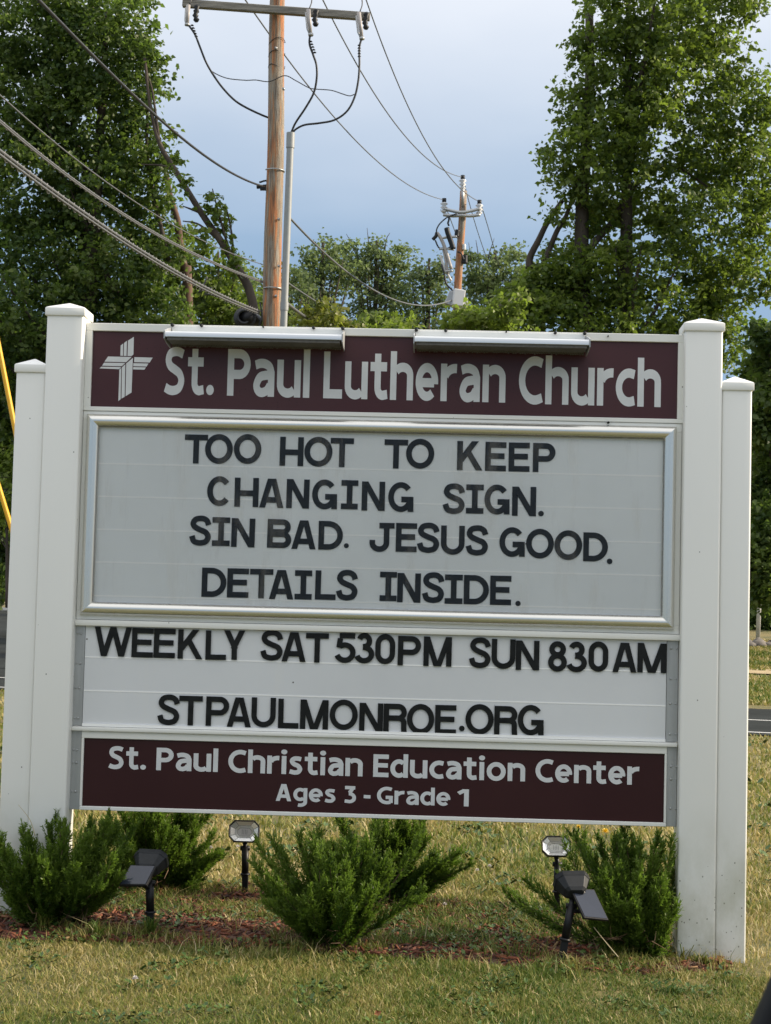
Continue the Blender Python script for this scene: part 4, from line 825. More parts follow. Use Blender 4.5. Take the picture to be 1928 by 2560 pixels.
# lamps along the top edge
for (x0, x1) in ((-.909, -.310), (-.0635, .5235)):
    yf = -.085
    prof = [(FY+.002, 2.121), (FY-.016, 2.121), (yf+.016, 2.1135), (yf+.006, 2.112), (yf+.001, 2.108), (yf, 2.104), (yf, 2.094), (yf+.003, 2.0925), (yf+.005, 2.096), (FY-.004, 2.094), (FY-.004, 2.09), (FY+.002, 2.09)]
    V = [(x, y, z) for x in (x0, x1) for y, z in prof]; n = len(prof); mb = MB().add(V, [(k, (k+1) % n, (k+1) % n+n, k+n) for k in range(n)]+[tuple(range(n)), tuple(range(n, 2*n))])
    lm = mb.build('lamp_hood', M['lamp_metal'], sg); soft(lm, 30)
    MB().box(x0+.002, x1-.002, FY-.006, FY+.003, 2.131, 2.1515).build('lamp_mount', M['white_metal'], lm, bevel=.001, seg=1)
    mb = MB(); mb.box(x0+.006, x1-.006, yf+.006, FY-.006, 2.083, 2.0935)
    mb.build('lamp_underside', M['lamp_dark'], lm)
    mb = MB()
    for i in range(70):
        x = x0+.01+(x1-x0-.02)*i/69; mb.box(x-.003, x+.003, FY-.022, FY-.012, 2.081-random.uniform(.001, .005), 2.0835)
    o = mb.build('drip_fringe', M['lamp_dark'], lm)
    for x in (x0-.004, x1+.0005):
        MB().prism([], 0, 0) if False else None
        pf = [(yf-.003, 2.086), (yf-.003, 2.113), (yf+.02, 2.121), (FY-.002, 2.146), (FY-.002, 2.074), (yf+.05, 2.078)]
        V = [(xx, y, z) for xx in (x, x+.0035) for y, z in pf]; n = len(pf)
        MB().add(V, [(k, (k+1) % n, (k+1) % n+n, k+n) for k in range(n)]+[tuple(range(n)), tuple(range(n, 2*n))]).build('end_cap', M['aluminium'], lm)
    for x, r_ in ((x0+.004, .006), (x0+.105, .0055), (x1-.105, .0055), (x1-.004, .006), ((x0+x1)/2+.02, .003)):
        c = Vector((x, FY-.006, 2.153)); MB().tube([c+Vector((0, .006, 0)), c-Vector((0, .012, 0))], r_, 8).build('lamp_screw', M['dark_plastic'], lm, True)
# bird-like twig scrap and screws on the rails
for x, z, r_ in ((.606, 1.847, .004), (-1.177, 1.805, .003), (.6, 2.146, .0025), (-.1, 1.15, .002)):
    c = Vector((x, FY, z)); MB().tube([c+Vector((0, .002, 0)), c-Vector((0, .012, 0))], r_, 7).build('screw', M['dark_plastic'], sg, True)
# ---- letters
def flat_mesh(name, items, y, mat, parent, thick=.0012):
    """items: (polys groups) placed; small depth steps keep overlapping strokes apart"""
    mb = MB()
    for i, grp in enumerate(items):
        yy = y-thick-i*.00012
        for p in grp:
            n = len(p); mb.add([(x, yy, z) for x, z in p]+[(x, y, z) for x, z in p], [tuple(range(n))]+[(k, (k+1) % n, (k+1) % n+n, k+n) for k in range(n)])
    return mesh(name, mb.v, mb.f, mat, parent)
RH = [.1003, .1003, .099, .1003, .1003, .1003]
for ri, row in enumerate(ROWS):
    H_ = RH[ri]; upper = ri < 4
    h = .097 if upper else .092
    for ch, x0, x1, z in row:
        Wc = (x1-x0)/H_; st = CAPS(ch, Wc); gp_ = glyph_polys(st, h, h); a = random.uniform(-.006, .006)+(.0 if ch != '.' else 0)
        if ch == '.': z += .0
        pl = [[(x0+px_*H_+py_*H_*a, z+py_*H_-(px_-Wc/2)*H_*a) for px_, py_ in p] for p in sum(gp_, [])]
        k = [len(g) for g in gp_]; it = []; q = 0
        for n_ in k: it.append(pl[q:q+n_]); q += n_
        flat_mesh('letter', it, FY+.0045 if upper else FY+.0005, M['letter_black'], mp_ if upper else tp_, .0018 if upper else .0015)
def text(name, s, x0, x1, ztop, zbot0, zbot1, y, parent, cap=None):
    """humanist lettering fitted between x0 and x1"""
    H_ = ztop; adv = []; tot = 0; gap = .075
    for i, ch in enumerate(s):
        Wg, st, v, t = HUM(ch); adv.append((tot, st, v, t, ch)); tot += Wg+gap
    tot -= gap; sx = (x1-x0)/tot; items = []
    for off_, st, v, t, ch in adv:
        for g in glyph_polys(st, v, t):
            items.append([[(x0+(off_+px_)*sx, zbot0+(zbot1-zbot0)*((off_+px_)/tot)+py_*H_) for px_, py_ in p] for p in g])
    n = max(1, len(items)); mb = MB()
    for i, grp in enumerate(items):
        yy = y-.0004-(i % 6)*.00006
        for p in grp:
            k = len(p); mb.add([(x, yy, z) for x, z in p], [tuple(range(k))])
    return mesh(name, mb.v, mb.f, M['letter_white'], parent)
hy = FY+.010
text('lettering', 'St.', -.931, -.757, .164, 1.914, 1.914, hy, hp); text('lettering', 'Paul', -.711, -.422, .163, 1.914, 1.912, hy, hp)
text('lettering', 'Lutheran', -.377, .252, .163, 1.912, 1.910, hy, hp); text('lettering', 'Church', .298, .786, .163, 1.908, 1.906, hy, hp)
ly = FY+.008
for s_, a, b in (('St.', -1.079, -.949), ('Paul', -.914, -.700), ('Christian', -.667, -.207), ('Education', -.171, .346), ('Center', .381, .732)):
    f_ = lambda x: .6205-(x+1.079)*.0026
    text('lettering', s_, a, b, .0765, f_(a), f_(b), ly, lp)
for s_, a, b in (('Ages', -.503, -.296), ('3', -.269, -.227), ('-', -.201, -.178), ('Grade', -.156, .094), ('1', .121, .158)):
    text('lettering', s_, a, b, .0575, .5275, .527, ly, lp)
mb = MB()
for i, p in enumerate(CROSS):
    mb.add([(x, hy-.0006-(i % 3)*.0001, z) for x, z in p], [tuple(range(len(p)))])
mb.build('cross_emblem', M['letter_white'], hp)

# ------------------------------------------------------------ solar spotlights
def spotlight(label, base, top, head_c, yaw, tilt, panel=None, s=1.0, lens_front=False):
    """head faces local +y after yaw ; panel: four corners"""
    base = Vector(base); top = Vector(top); root = empty('solar_spotlight', tuple(base), label, 'solar light', 'solar spotlights around the sign')
    d = (top-base); mid = base+d*.42
    MB().tube([base-d.normalized()*.05, base+d*.02, mid], [.004, .0135, .017], 4).build('ground_spike', M['black_plastic'], root)
    MB().tube([mid, top], [.0135, .0135], 12).build('stake', M['black_plastic'], root, True)
    o = MB().tube([mid-d*.01, mid+d*.03], [.019, .017], 12).build('collar', M['black_plastic'], root, True)
    hc = Vector(head_c); R_ = Matrix.Rotation(yaw, 3, 'Z') @ Matrix.Rotation(tilt, 3, 'X')
    def octa(w, h_, c, y): return [R_ @ Vector((x, y, z))+hc for x, z in ((-w, -h_+c), (-w, h_-c), (-w+c, h_), (w-c, h_), (w, h_-c), (w, -h_+c), (w-c, -h_), (-w+c, -h_))]
    W_, H_ = .059*s, .042*s
    rings = [octa(.026*s, .019*s, .007, -.055), octa(.037*s, .027*s, .011, -.045), octa(W_*.93, H_*.93, .018, -.008), octa(W_*1.0, H_*1.0, .020, -.006), octa(W_, H_, .020, .012), octa(W_*.93, H_*.92, .019, .012), octa(W_*.90, H_*.88, .018, .004)]
    V = sum(rings, []); Fc = [tuple(range(7, -1, -1))]+[(k*8+i, k*8+(i+1) % 8, k*8+8+(i+1) % 8, k*8+8+i) for k in range(len(rings)-1) for i in range(8)]
    hd = MB().add(V, Fc).build('housing', M['dark_plastic'] if not lens_front else M['black_plastic'], root, bevel=.0012, seg=1)
    # white reflector with facets, then the lens
    a = octa(W_*.90, H_*.88, .018, .005); b = octa(W_*.60, H_*.55, .012, -.004); c = octa(W_*.46, H_*.36, .009, -.012)
    MB().add(a+b+c, [(i, (i+1) % 8, 8+(i+1) % 8, 8+i) for i in range(8)]+[(8+i, 8+(i+1) % 8, 16+(i+1) % 8, 16+i) for i in range(8)]+[tuple(range(16, 24))]).build('reflector', M['reflector'], hd)
    mb = MB()
    for i in range(8): mb.tube([a[i], b[i]], .0014, 4); mb.tube([b[i], b[(i+1) % 8]], .0012, 4); mb.tube([c[i], c[(i+1) % 8]], .001, 4)
    for k in (-.009, -.003, .003, .009): mb.tube([R_ @ Vector((k, -.010, -.009))+hc, R_ @ Vector((k, -.009, .009))+hc], .0011, 4)
    mb.build('reflector_rib', M['galv'], hd)
    l_ = octa(W_*.92, H_*.90, .018, .0105); MB().add(l_, [tuple(range(8))]).build('lens', M['lens'], hd)
    # fork bracket
    mb = MB(); e = top; f1 = R_ @ Vector((0, -.03, -.02))+hc; mb.tube(crv([e-d.normalized()*.03, e, (e+f1)/2+Vector((0, 0, .0)), f1], 4), .009, 8); mb.tube([e+Vector((-.018, 0, -.004)), e+Vector((.018, 0, -.004))], .009, 10); mb.build('bracket', M['black_plastic'], root, True)
    if panel:
        P = [Vector(p) for p in panel]; n = (P[1]-P[0]).cross(P[2]-P[0]).normalized()
        if n.y > 0: n = -n
        V = [p for p in P]+[p-n*.010 for p in P]; pn = MB().add(V, [(0, 1, 2, 3), (7, 6, 5, 4), (0, 4, 5, 1), (1, 5, 6, 2), (2, 6, 7, 3), (3, 7, 4, 0)]).build('solar_panel', M['black_plastic'], root, bevel=.0015, seg=1)
        c_ = sum(P, Vector())/4; V = [c_+(p-c_)*.90+n*.0012 for p in P]; MB().add(V, [(0, 1, 2, 3)]).build('solar_cell', M['solar_cell'], pn)
        pc = c_-n*.012; MB().tube(crv([pc, pc-n*.015+Vector((0, 0, -.01)), top-Vector((0, 0, .02))], 4), .007, 8).build('panel_arm', M['black_plastic'], root, True)
P_ = lambda px, py, Y: at(px, py, Y)
g = gp(377, 2338)
spotlight('left front black solar light, flat panel tilted to the left, seen from behind', (g.x, g.y, g.z), P_(374, 2205, g.y+.01), P_(378, 2152, g.y+.03), -.15, .55,
          [P_(326, 2162, -.17), P_(391, 2164, -.20), P_(366, 2213, -.255), P_(297, 2213, -.225)], .95)
g = gp(1401, 2415)
spotlight('right front black solar light leaning over, with its panel hanging to the right', (g.x, g.y, g.z), P_(1429, 2262, g.y+.02), P_(1429, 2206, g.y+.06), .22, .6,
          [P_(1426, 2220, -.17), P_(1486, 2223, -.13), P_(1523, 2301, -.19), P_(1461, 2295, -.23)], .98)
g = gp(613, 2236)
spotlight('left rear solar light with its clear white lens turned towards us', (g.x, g.y, g.z), P_(613, 2118, g.y), P_(611, 2079, g.y-.01), math.pi, .32, None, .98, True)
g = Vector((.517, .70, float(gz(.517, .7))))
spotlight('right rear solar light with its white lens tipped up, beside the right juniper', tuple(g), P_(1394, 2158, .70), P_(1391, 2117, .69), math.pi+.05, .45, None, .94, True)

# ------------------------------------------------------------ junipers
simple('straw_twig', 'dry_brown_twig', (.20, .12, .07), .8)
def juniper(label, base, lobes, seed, nb=70, tw=.0017, sc=.90):
    """lobes: (tip px, py, depth, weight) the outline the boughs reach to"""
    r_ = np.random.default_rng(seed); root = empty('juniper_shrub', tuple(base), label, 'shrub', 'juniper shrubs in the mulch bed')
    b = np.array(base); st = MB(); Pn = []; Dn = []; T = []
    tips = [b+(np.array(at(px, py, Y_))-b)*sc for px, py, Y_, w in lobes]; wt = np.array([w for *_, w in lobes], float); wt /= wt.sum()
    for i in range(nb):
        k = r_.choice(len(tips), p=wt); tip = tips[k]+r_.normal(size=3)*np.array((.045, .05, .035)); f_ = r_.uniform(.55, 1.02) if i > len(tips)*2 else 1.0
        tip = b+(tip-b)*f_; tip[2] = max(tip[2], b[2]+.02); Lg = np.linalg.norm(tip-b)
        s0 = b+np.array((r_.normal()*.03, r_.normal()*.03, 0)); mid = (s0+tip)/2+np.array((0, 0, -.10*Lg))+r_.normal(size=3)*.02
        if k >= 0: mid = mid*1.0
        n = 26; t = np.linspace(0, 1, n)[:, None]; C_ = (1-t)**2*s0+2*t*(1-t)*mid+t*t*tip
        C_ += np.array((0, 0, 1))*(t**3)*.03*r_.uniform(0, 1.5)
        st.tube([tuple(c) for c in C_[::5]], [.0045*(1-.8*j/5) for j in range(len(C_[::5]))], 4, False)
        bt = np.clip(r_.normal(.45, .2), 0, 1)
        for j in range(5, n):
            dirv = C_[min(j+1, n-1)]-C_[j-1]; dirv /= np.linalg.norm(dirv)+1e-9
            fr = j/n
            for s_ in range(3 if fr > .4 else 2):
                sd_ = r_.normal(size=3); sd_ -= sd_.dot(dirv)*dirv; sd_ /= np.linalg.norm(sd_)+1e-9
                d_ = dirv*r_.uniform(.7, 1.1)+sd_*r_.uniform(.25, .7)+np.array((0, 0, .22)); d_ /= np.linalg.norm(d_)
                ln_ = r_.uniform(.03, .065)*(1.15-.55*abs(fr-.55))*(1 if fr < .85 else .7); m_ = 8
                q = C_[j]+d_*np.linspace(.1, 1, m_)[:, None]*ln_+np.array((0, 0, .006))*np.linspace(0, 1, m_)[:, None]**2
                # feathery side leaflets
                for u in range(m_):
                    for w_ in range(3):
                        dd = d_*1.0+r_.normal(size=3)*.42; dd /= np.linalg.norm(dd)+1e-9
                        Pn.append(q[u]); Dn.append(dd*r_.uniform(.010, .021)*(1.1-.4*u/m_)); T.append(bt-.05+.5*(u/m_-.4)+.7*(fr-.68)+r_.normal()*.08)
    st.build('stems', M['bark_red'], root)
    dt = MB()
    for i in range(nb//4):          # dry bare twigs low inside the bush
        a = r_.uniform(0, 6.28); l_ = r_.uniform(.10, .22); e = b+np.array((math.cos(a)*l_, math.sin(a)*l_, r_.uniform(.02, .12))); m_ = (b+e)/2+np.array((0, 0, .02)); P = crv([b, m_, e], 3); dt.tube(P, [.0022*(1-.7*k/(len(P)-1)) for k in range(len(P))], 4, False)
        for k in range(5):
            q = P[-1-k % 4]; d = Vector(r_.normal(size=3))*.022; dt.tube([q, q+d], [.0012, .0005], 3, False)
    dt.build('dry_twigs', M['straw_twig'], root)
    Pn = np.array(Pn); Dn = np.array(Dn); n = len(Pn); sd_ = np.cross(Dn, r_.normal(size=(n, 3))); sd_ /= np.linalg.norm(sd_, axis=1)[:, None]+1e-9
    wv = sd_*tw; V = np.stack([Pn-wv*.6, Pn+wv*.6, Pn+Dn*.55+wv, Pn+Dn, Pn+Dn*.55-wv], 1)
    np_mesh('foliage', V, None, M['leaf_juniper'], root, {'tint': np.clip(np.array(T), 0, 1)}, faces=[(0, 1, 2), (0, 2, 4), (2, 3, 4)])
def bs(px, py): q = gp(px, py); return (q.x, q.y, q.z-.005)
b1 = bs(140, 2310); y1 = b1[1]
juniper('juniper shrub in front of the left posts, its left boughs crossing them', b1, [(5, 2125, y1-.08, 2), (30, 2160, y1-.15, 2), (90, 2150, y1-.1, 2), (75, 2110, y1-.05, 1.5), (125, 2065, y1, 1.5), (150, 2120, y1+.1, 2), (178, 2050, y1+.05, 2), (215, 2090, y1+.1, 2), (250, 2090, y1, 2), (285, 2120, y1+.05, 2), (300, 2150, y1, 2), (300, 2190, y1-.1, 2), (290, 2230, y1-.12, 2), (250, 2250, y1-.2, 2), (180, 2200, y1-.22, 3), (110, 2210, y1-.22, 3), (50, 2210, y1-.15, 2), (60, 2260, y1-.12, 1), (150, 2160, y1-.1, 3), (200, 2150, y1-.1, 3)], 11, 78, sc=.97)
b2 = bs(395, 2225); y2 = b2[1]
juniper('dark juniper shrub behind the left front light, tops hidden by the sign', b2, [(245, 2060, y2, 2), (280, 2020, y2+.1, 2), (320, 1990, y2, 2), (370, 2010, y2-.1, 2), (420, 2010, y2+.1, 2), (465, 2010, y2, 3), (490, 2030, y2, 2), (500, 2110, y2-.1, 1.5), (510, 2130, y2, 1), (525, 2180, y2, 1), (340, 2070, y2-.2, 3), (400, 2060, y2-.15, 3), (450, 2100, y2-.15, 2), (300, 2100, y2-.1, 2), (470, 2190, y2-.1, 1)], 12, 74)
b3 = bs(820, 2372); y3 = b3[1]
juniper('middle juniper shrub rooted in red mulch, low boughs spreading left', b3, [(632, 2118, y3+.1, 1.6), (650, 2165, y3, 1.6), (690, 2120, y3+.1, 2), (715, 2110, y3, 1.5), (760, 2120, y3+.1, 2), (790, 2130, y3, 2), (850, 2125, y3+.1, 1.5), (880, 2110, y3+.1, 1.5), (900, 2120, y3, 3), (940, 2130, y3, 3), (985, 2150, y3, 2.5), (1050, 2145, y3+.05, .8), (990, 2200, y3-.05, 2), (970, 2260, y3-.1, 2), (740, 2220, y3-.15, 2), (720, 2260, y3-.1, 1.5), (820, 2190, y3-.15, 4), (880, 2180, y3-.12, 4), (780, 2230, y3-.2, 2), (900, 2250, y3-.15, 2), (860, 2150, y3, 3)], 13, 66, sc=.87)
b4 = bs(935, 2262); y4 = b4[1]
juniper('juniper shrub behind the middle one with an upright top and bough reaching right', b4, [(795, 2075, y4, .8), (830, 2090, y4, 1), (950, 2060, y4, 2), (975, 2055, y4, 2), (1010, 2080, y4, 2), (1050, 2080, y4, 2), (1080, 2065, y4, 1), (1060, 2120, y4-.05, 2), (1165, 2140, y4, 1.6), (1120, 2165, y4, 1.2), (1090, 2190, y4-.05, 1), (990, 2100, y4-.1, 2), (1030, 2150, y4-.1, 1)], 14, 48, sc=.93)
b5 = bs(1590, 2388); y5 = b5[1]
juniper('large rounded juniper shrub beside the right posts behind the leaning light', b5, [(1300, 2235, y5+.15, .5), (1330, 2215, y5+.1, .5), (1400, 2200, y5+.1, 1.0), (1445, 2135, y5+.15, .8), (1475, 2120, y5+.1, 1.6), (1500, 2140, y5, 2), (1535, 2085, y5+.1, 1.3), (1560, 2130, y5, 2), (1600, 2120, y5, 2), (1640, 2130, y5+.05, 1.5), (1668, 2160, y5, 1.5), (1680, 2200, y5, 2), (1665, 2260, y5-.05, 2), (1665, 2290, y5-.05, 1.5), (1520, 2200, y5-.1, 3), (1580, 2190, y5-.12, 4), (1620, 2200, y5-.1, 3), (1500, 2260, y5-.1, 2), (1560, 2270, y5-.15, 3), (1620, 2290, y5-.15, 2), (1480, 2310, y5-.1, 1.5), (1640, 2340, y5-.1, 1)], 15, 90, sc=.94)

# ------------------------------------------------------------ lawn, mulch, weeds
def noise2(x, y, f, seed=0):
    r_ = np.random.default_rng(seed); s_ = 0
    for k in range(7):
        a = r_.uniform(0, 6.28); q = f*r_.uniform(.6, 1.7); s_ = s_+np.sin((x*math.cos(a)+y*math.sin(a))*q*6.28+r_.uniform(0, 6.28)+1.5*np.sin((y*math.cos(a)-x*math.sin(a))*q*3.1+k))
    return s_/7
def bed(x, y):
    e = .035*noise2(x, y, 1.6, 5)
    fr = -.36+.10*np.clip((x+1.3)/1.0, 0, 1)+.0*np.clip((x-.3)/.6, 0, 1)+.12*np.clip((x-.75)/.2, 0, 1)
    return (y > fr+e) & (y < .78+e*2) & (x > -1.75) & (x < 1.02+e)
def blades(n, xr, yr, hgt, wid, seed, keep=None, tint0=None, d0=None, lean=.55, name='lawn_grass'):
    r_ = np.random.default_rng(seed); x = r_.uniform(*xr, n); y = r_.uniform(*yr, n)
    dist = y+5.35; half = .29*dist+.5; m_ = np.abs(x+.03*dist) < half
    if d0: m_ &= r_.uniform(0, 1, n) < np.clip((d0/dist)**2, 0, 1)
    if keep is not None: m_ &= keep(x, y, r_)
    x, y = x[m_], y[m_]; n = len(x); dist = y+5.35
    patch = noise2(x, y, .55, 3)*.9+noise2(x, y, 2.1, 4)*.5
    t = np.clip((.40 if tint0 is None else tint0)+patch*.40+r_.normal(0, .15, n), 0, 1)
    t = np.where(r_.uniform(0, 1, n) < .05, r_.uniform(.85, 1, n), t)
    g = r_.uniform(.5, 1.25, n)*hgt*(1+.25*noise2(x, y, 3.0, 8)); a = r_.uniform(0, 6.28, n); ln_ = r_.uniform(.2, 1.3, n)*lean
    dx, dy = np.cos(a), np.sin(a); w = wid*r_.uniform(.6, 1.3, n)*np.clip(dist/5, .8, 2.4); a2 = a+1.57+r_.normal(0, .5, n); wx, wy = np.cos(a2)*w, np.sin(a2)*w
    z = gz(x, y)-.004
    P0 = np.stack([x, y, z], 1); D = np.stack([dx*ln_*g, dy*ln_*g, g], 1); Wd = np.stack([wx, wy, 0*wx], 1)
    mid = P0+D*np.array((.35, .35, .6)); tip = P0+D*np.array((1, 1, .92))
    V = np.stack([P0-Wd, P0+Wd, mid+Wd*.75, mid-Wd*.75, tip], 1)
    return V, t
def stuff_blades(name, parts, mat, label, faces):
    V = np.concatenate([p[0] for p in parts]); t = np.concatenate([p[1] for p in parts])
    o = np_mesh(name, V, None, mat, None, {'tint': t}, faces=faces); tag(o, label, 'grass', kind='stuff')
GF = [(0, 1, 2), (0, 2, 3), (3, 2, 4)]
nb_ = lambda x, y, r_: ~bed(x, y)
parts = [blades(170000, (-2.3, 2.3), (-1.6, -.2), .021, .0021, 21, nb_, .43, lean=1.1),
         blades(16000, (-2.3, 2.3), (-1.6, -.2), .036, .0014, 22, nb_, .62, lean=.9),
         blades(60000, (-3, 3), (-.3, 2.0), .030, .0022, 23, nb_, .56, lean=.9),
         blades(260000, (-5.5, 5.5), (.7, 12), .04, .0034, 24, lambda x, y, r_: (y < 9.9-.25*(x-3.2)) & ~bed(x, y), .63, d0=7.5, lean=.9),
         blades(90000, (1.5, 12), (13.2, 27), .07, .0055, 28, lambda x, y, r_: (y > 14.6-.27*(x-4)) & ~((y > 19.9-.27*(x-2)*.9) & (y < 20.9-.27*(x-2)*.9)), .50, lean=.8),
         blades(60000, (-1.8, 1.2), (-.45, .85), .04, .0016, 25, lambda x, y, r_: bed(x, y) & ((noise2(x, y, 1.3, 9) > .05+.12*(y < -.1)) | (y > .12) & (noise2(x, y, 1.9, 19) > -.35)), .46, lean=.9),
         blades(7000, (-1.8, 1.2), (-.4, .0), .06, .0014, 26, lambda x, y, r_: (noise2(x, y, 2.2, 10) > .15), .5, lean=.8),
         blades(1500, (-1.8, 1.4), (-.45, .3), .075, .0012, 27, lambda x, y, r_: (noise2(x, y, 2.6, 12) > .3), .9, lean=1.6)]
stuff_blades('lawn_grass', parts, M['grass'], 'patchy dry and green mown grass of the lawn', GF)
# longer tufts at the post feet
# mulch chips
n = 11000; x = rng.uniform(-1.8, 1.15, n); y = rng.uniform(-.45, .85, n); k = bed(x, y); x, y = x[k], y[k]; n = len(x)
a = rng.uniform(0, 6.28, n); l_ = rng.uniform(.008, .028, n); w = rng.uniform(.002, .006, n); tl = rng.normal(0, .3, n)
u = np.stack([np.cos(a)*np.cos(tl), np.sin(a)*np.cos(tl), np.sin(tl)], 1); v = np.stack([-np.sin(a), np.cos(a), rng.normal(0, .4, n)], 1); q = np.cross(u, v); P0 = np.stack([x, y, gz(x, y)+rng.uniform(.001, .018, n)], 1)
U_ = u*l_[:, None]; V_ = v*w[:, None]; Q_ = q*.002
V = np.stack([P0-U_-V_*.5+Q_, P0+U_*.9-V_*.7+Q_, P0+U_+V_*.5+Q_, P0-U_*.8+V_+Q_, P0-U_-V_*.5-Q_, P0+U_*.9-V_*.7-Q_, P0+U_+V_*.5-Q_, P0-U_*.8+V_-Q_], 1)
np_mesh('mulch_chips', V, None, M['chip'], None, {'tint': rng.uniform(0, 1, n)}, faces=[(0, 1, 2), (0, 2, 3), (0, 4, 5), (0, 5, 1), (1, 5, 6), (1, 6, 2), (2, 6, 7), (2, 7, 3), (3, 7, 4), (3, 4, 0)])
tag(bpy.data.objects['mulch_chips'], 'red bark mulch chips under the sign', 'mulch', kind='stuff')
V = []; Fc = []; gx = np.arange(-1.8, 1.2, .03); gy = np.arange(-.46, .88, .03); idx = {}
for i, x_ in enumerate(gx):
    for j, y_ in enumerate(gy):
        if bool(bed(np.array(x_), np.array(y_))): idx[i, j] = len(V); V.append((x_, y_, float(gz(x_, y_))+.006))
for (i, j) in idx:
    if (i+1, j) in idx and (i, j+1) in idx and (i+1, j+1) in idx: Fc.append((idx[i, j], idx[i+1, j], idx[i+1, j+1], idx[i, j+1]))
tag(mesh('mulch_bed', V, Fc, M['mulch'], None), kind='structure')
# low broad-leaved weeds and clover
def broad(n, xr, yr, size, seed, keep):
    r_ = np.random.default_rng(seed); x = r_.uniform(*xr, n); y = r_.uniform(*yr, n); m_ = keep(x, y); x, y = x[m_], y[m_]; n = len(x)
    a = r_.uniform(0, 6.28, n); s_ = size*r_.uniform(.5, 1.3, n); up_ = r_.uniform(.1, .8, n)
    d = np.stack([np.cos(a), np.sin(a), up_], 1)*s_[:, None]; w = np.stack([-np.sin(a), np.cos(a), r_.normal(0, .3, n)], 1)*s_[:, None]*.36
    P0 = np.stack([x, y, gz(x, y)+r_.uniform(.004, .03, n)], 1)
    V = np.stack([P0, P0+d*.45+w, P0+d*.95+w*.5, P0+d-np.array((0, 0, .25))*s_[:, None], P0+d*.95-w*.5, P0+d*.45-w], 1)
    return V, np.clip(r_.normal(.4, .25, n), 0, 1)
WF = [(0, 1, 2), (0, 2, 3), (0, 3, 4), (0, 4, 5)]
pw = [broad(14000, (-2.2, 2.2), (-1.5, -.2), .016, 31, lambda x, y: (noise2(x, y, 2.4, 14) > .22) & ~bed(x, y)),
      broad(9000, (-1.8, 1.2), (-.4, .85), .016, 32, lambda x, y: bed(x, y) & (noise2(x, y, 1.5, 15) > .02)),
      broad(9000, (-3, 3), (.8, 4), .03, 33, lambda x, y: (noise2(x, y, 1.1, 16) > .22)),
      broad(5000, (-4, 4.5), (4, 9.5), .05, 34, lambda x, y: (noise2(x, y, .8, 17) > .25))]
o = np_mesh('low_weeds', np.concatenate([p[0] for p in pw]), None, M['weed'], None, {'tint': np.concatenate([p[1] for p in pw])}, faces=WF); tag(o, 'low green broad-leaved weeds and clover among the grass', 'weeds', kind='stuff')
# a few single plants and flowers
simple('petal', 'yellow_petal', (.75, .52, .03), .6); simple('white_petal', 'white_clover_head', (.62, .58, .56), .7); simple('dead_leaf', 'orange_dead_leaf', (.32, .12, .05), .8); simple('straw', 'dry_straw', (.45, .38, .22), .7)
def dandelion(px, py, label, r_=.016, mat='petal', hh=.05, cat='flower', group=None, name='dandelion'):
    g = gp(px, py+int(hh*.8*F/7)); root = empty(name, tuple(g), label, cat, group); t = g+Vector((0, 0, hh))
    MB().tube([g, g+Vector((.004, 0, hh*.5)), t], .0015, 4).build('stem', M['weed'] if mat == 'petal' else M['straw'], root, True)
    mb = MB()
    for k in range(26):
        a = k*2.4; e = .25+.8*(k/26); d = Vector((math.cos(a)*e, math.sin(a)*e, 1.1-e)).normalized()*r_; w = Vector((-math.sin(a), math.cos(a), 0))*r_*.22
        mb.add([t, t+d*.7+w, t+d, t+d*.7-w], [(0, 1, 2, 3)])
    mb.build('flower_head', M[mat], root)
dandelion(1513, 2085, 'yellow dandelion in the lawn under the right end of the sign', .024)
dandelion(1446, 2073, 'small yellow dandelion nearest the bottom edge of the sign, left of the other', .018)
for i, (px, py, lb) in enumerate([(527, 2125, 'white clover head left of the left rear solar light'), (594, 2122, 'white clover head just beside the left rear solar light'), (1193, 2182, 'white clover head right of the middle junipers, left one of a pair'), (1224, 2171, 'white clover head right of the middle junipers, right one of a pair'), (337, 2462, 'white clover head alone in the front lawn on the left'), (1112, 2270, 'white clover head at the mulch right of the middle juniper')]):
    dandelion(px, py, lb, .011, 'white_petal', .03, 'flower', 'white clover heads', 'clover_flower')
def tuft(px, py, label, n, hh, tn, seed, name='grass_tuft', spread=.5, w=.002):
    g = gp(px, py); root = empty(name, tuple(g), label, 'grass tuft'); r_ = np.random.default_rng(seed)
    a = r_.uniform(0, 6.28, n); ln_ = r_.uniform(.3, 1.5, n)*spread; hh = hh*r_.uniform(.5, 1.1, n)
    P0 = np.array(g)+np.stack([r_.normal(0, .01, n), r_.normal(0, .01, n), np.full(n, -.004)], 1)
    D = np.stack([np.cos(a)*ln_*hh, np.sin(a)*ln_*hh, hh], 1); Wd = np.stack([-np.sin(a)*w, np.cos(a)*w, 0*a], 1)
    V = np.stack([P0-Wd, P0+Wd, P0+D*(.4, .4, .65)+Wd*.8, P0+D*(.4, .4, .65)-Wd*.8, P0+D*(1, 1, .8)], 1)
    np_mesh('blades', V, None, M['grass'], root, {'tint': np.clip(r_.normal(tn, .12, n), 0, 1)}, faces=GF)
tuft(375, 2345, 'spiky green grass tuft at the foot of the left front light', 60, .10, .22, 41, spread=1.1)
tuft(240, 2350, 'long grass tuft right under the left juniper', 50, .09, .25, 42, spread=.8)
tuft(110, 2330, 'grass tuft at the foot of the left posts', 40, .08, .5, 43)
tuft(1700, 2400, 'straggly grass tuft in front of the tall right post', 34, .10, .45, 44, spread=1.2)
tuft(1750, 2412, 'low weedy tuft against the foot of the right posts', 50, .06, .35, 45, spread=1.0)
tuft(1540, 2400, 'dry and green tuft under the right juniper', 60, .09, .55, 46, spread=1.0)
tuft(1440, 2425, 'straw-coloured tuft beside the leaning front light', 50, .06, .7, 47, spread=1.0)
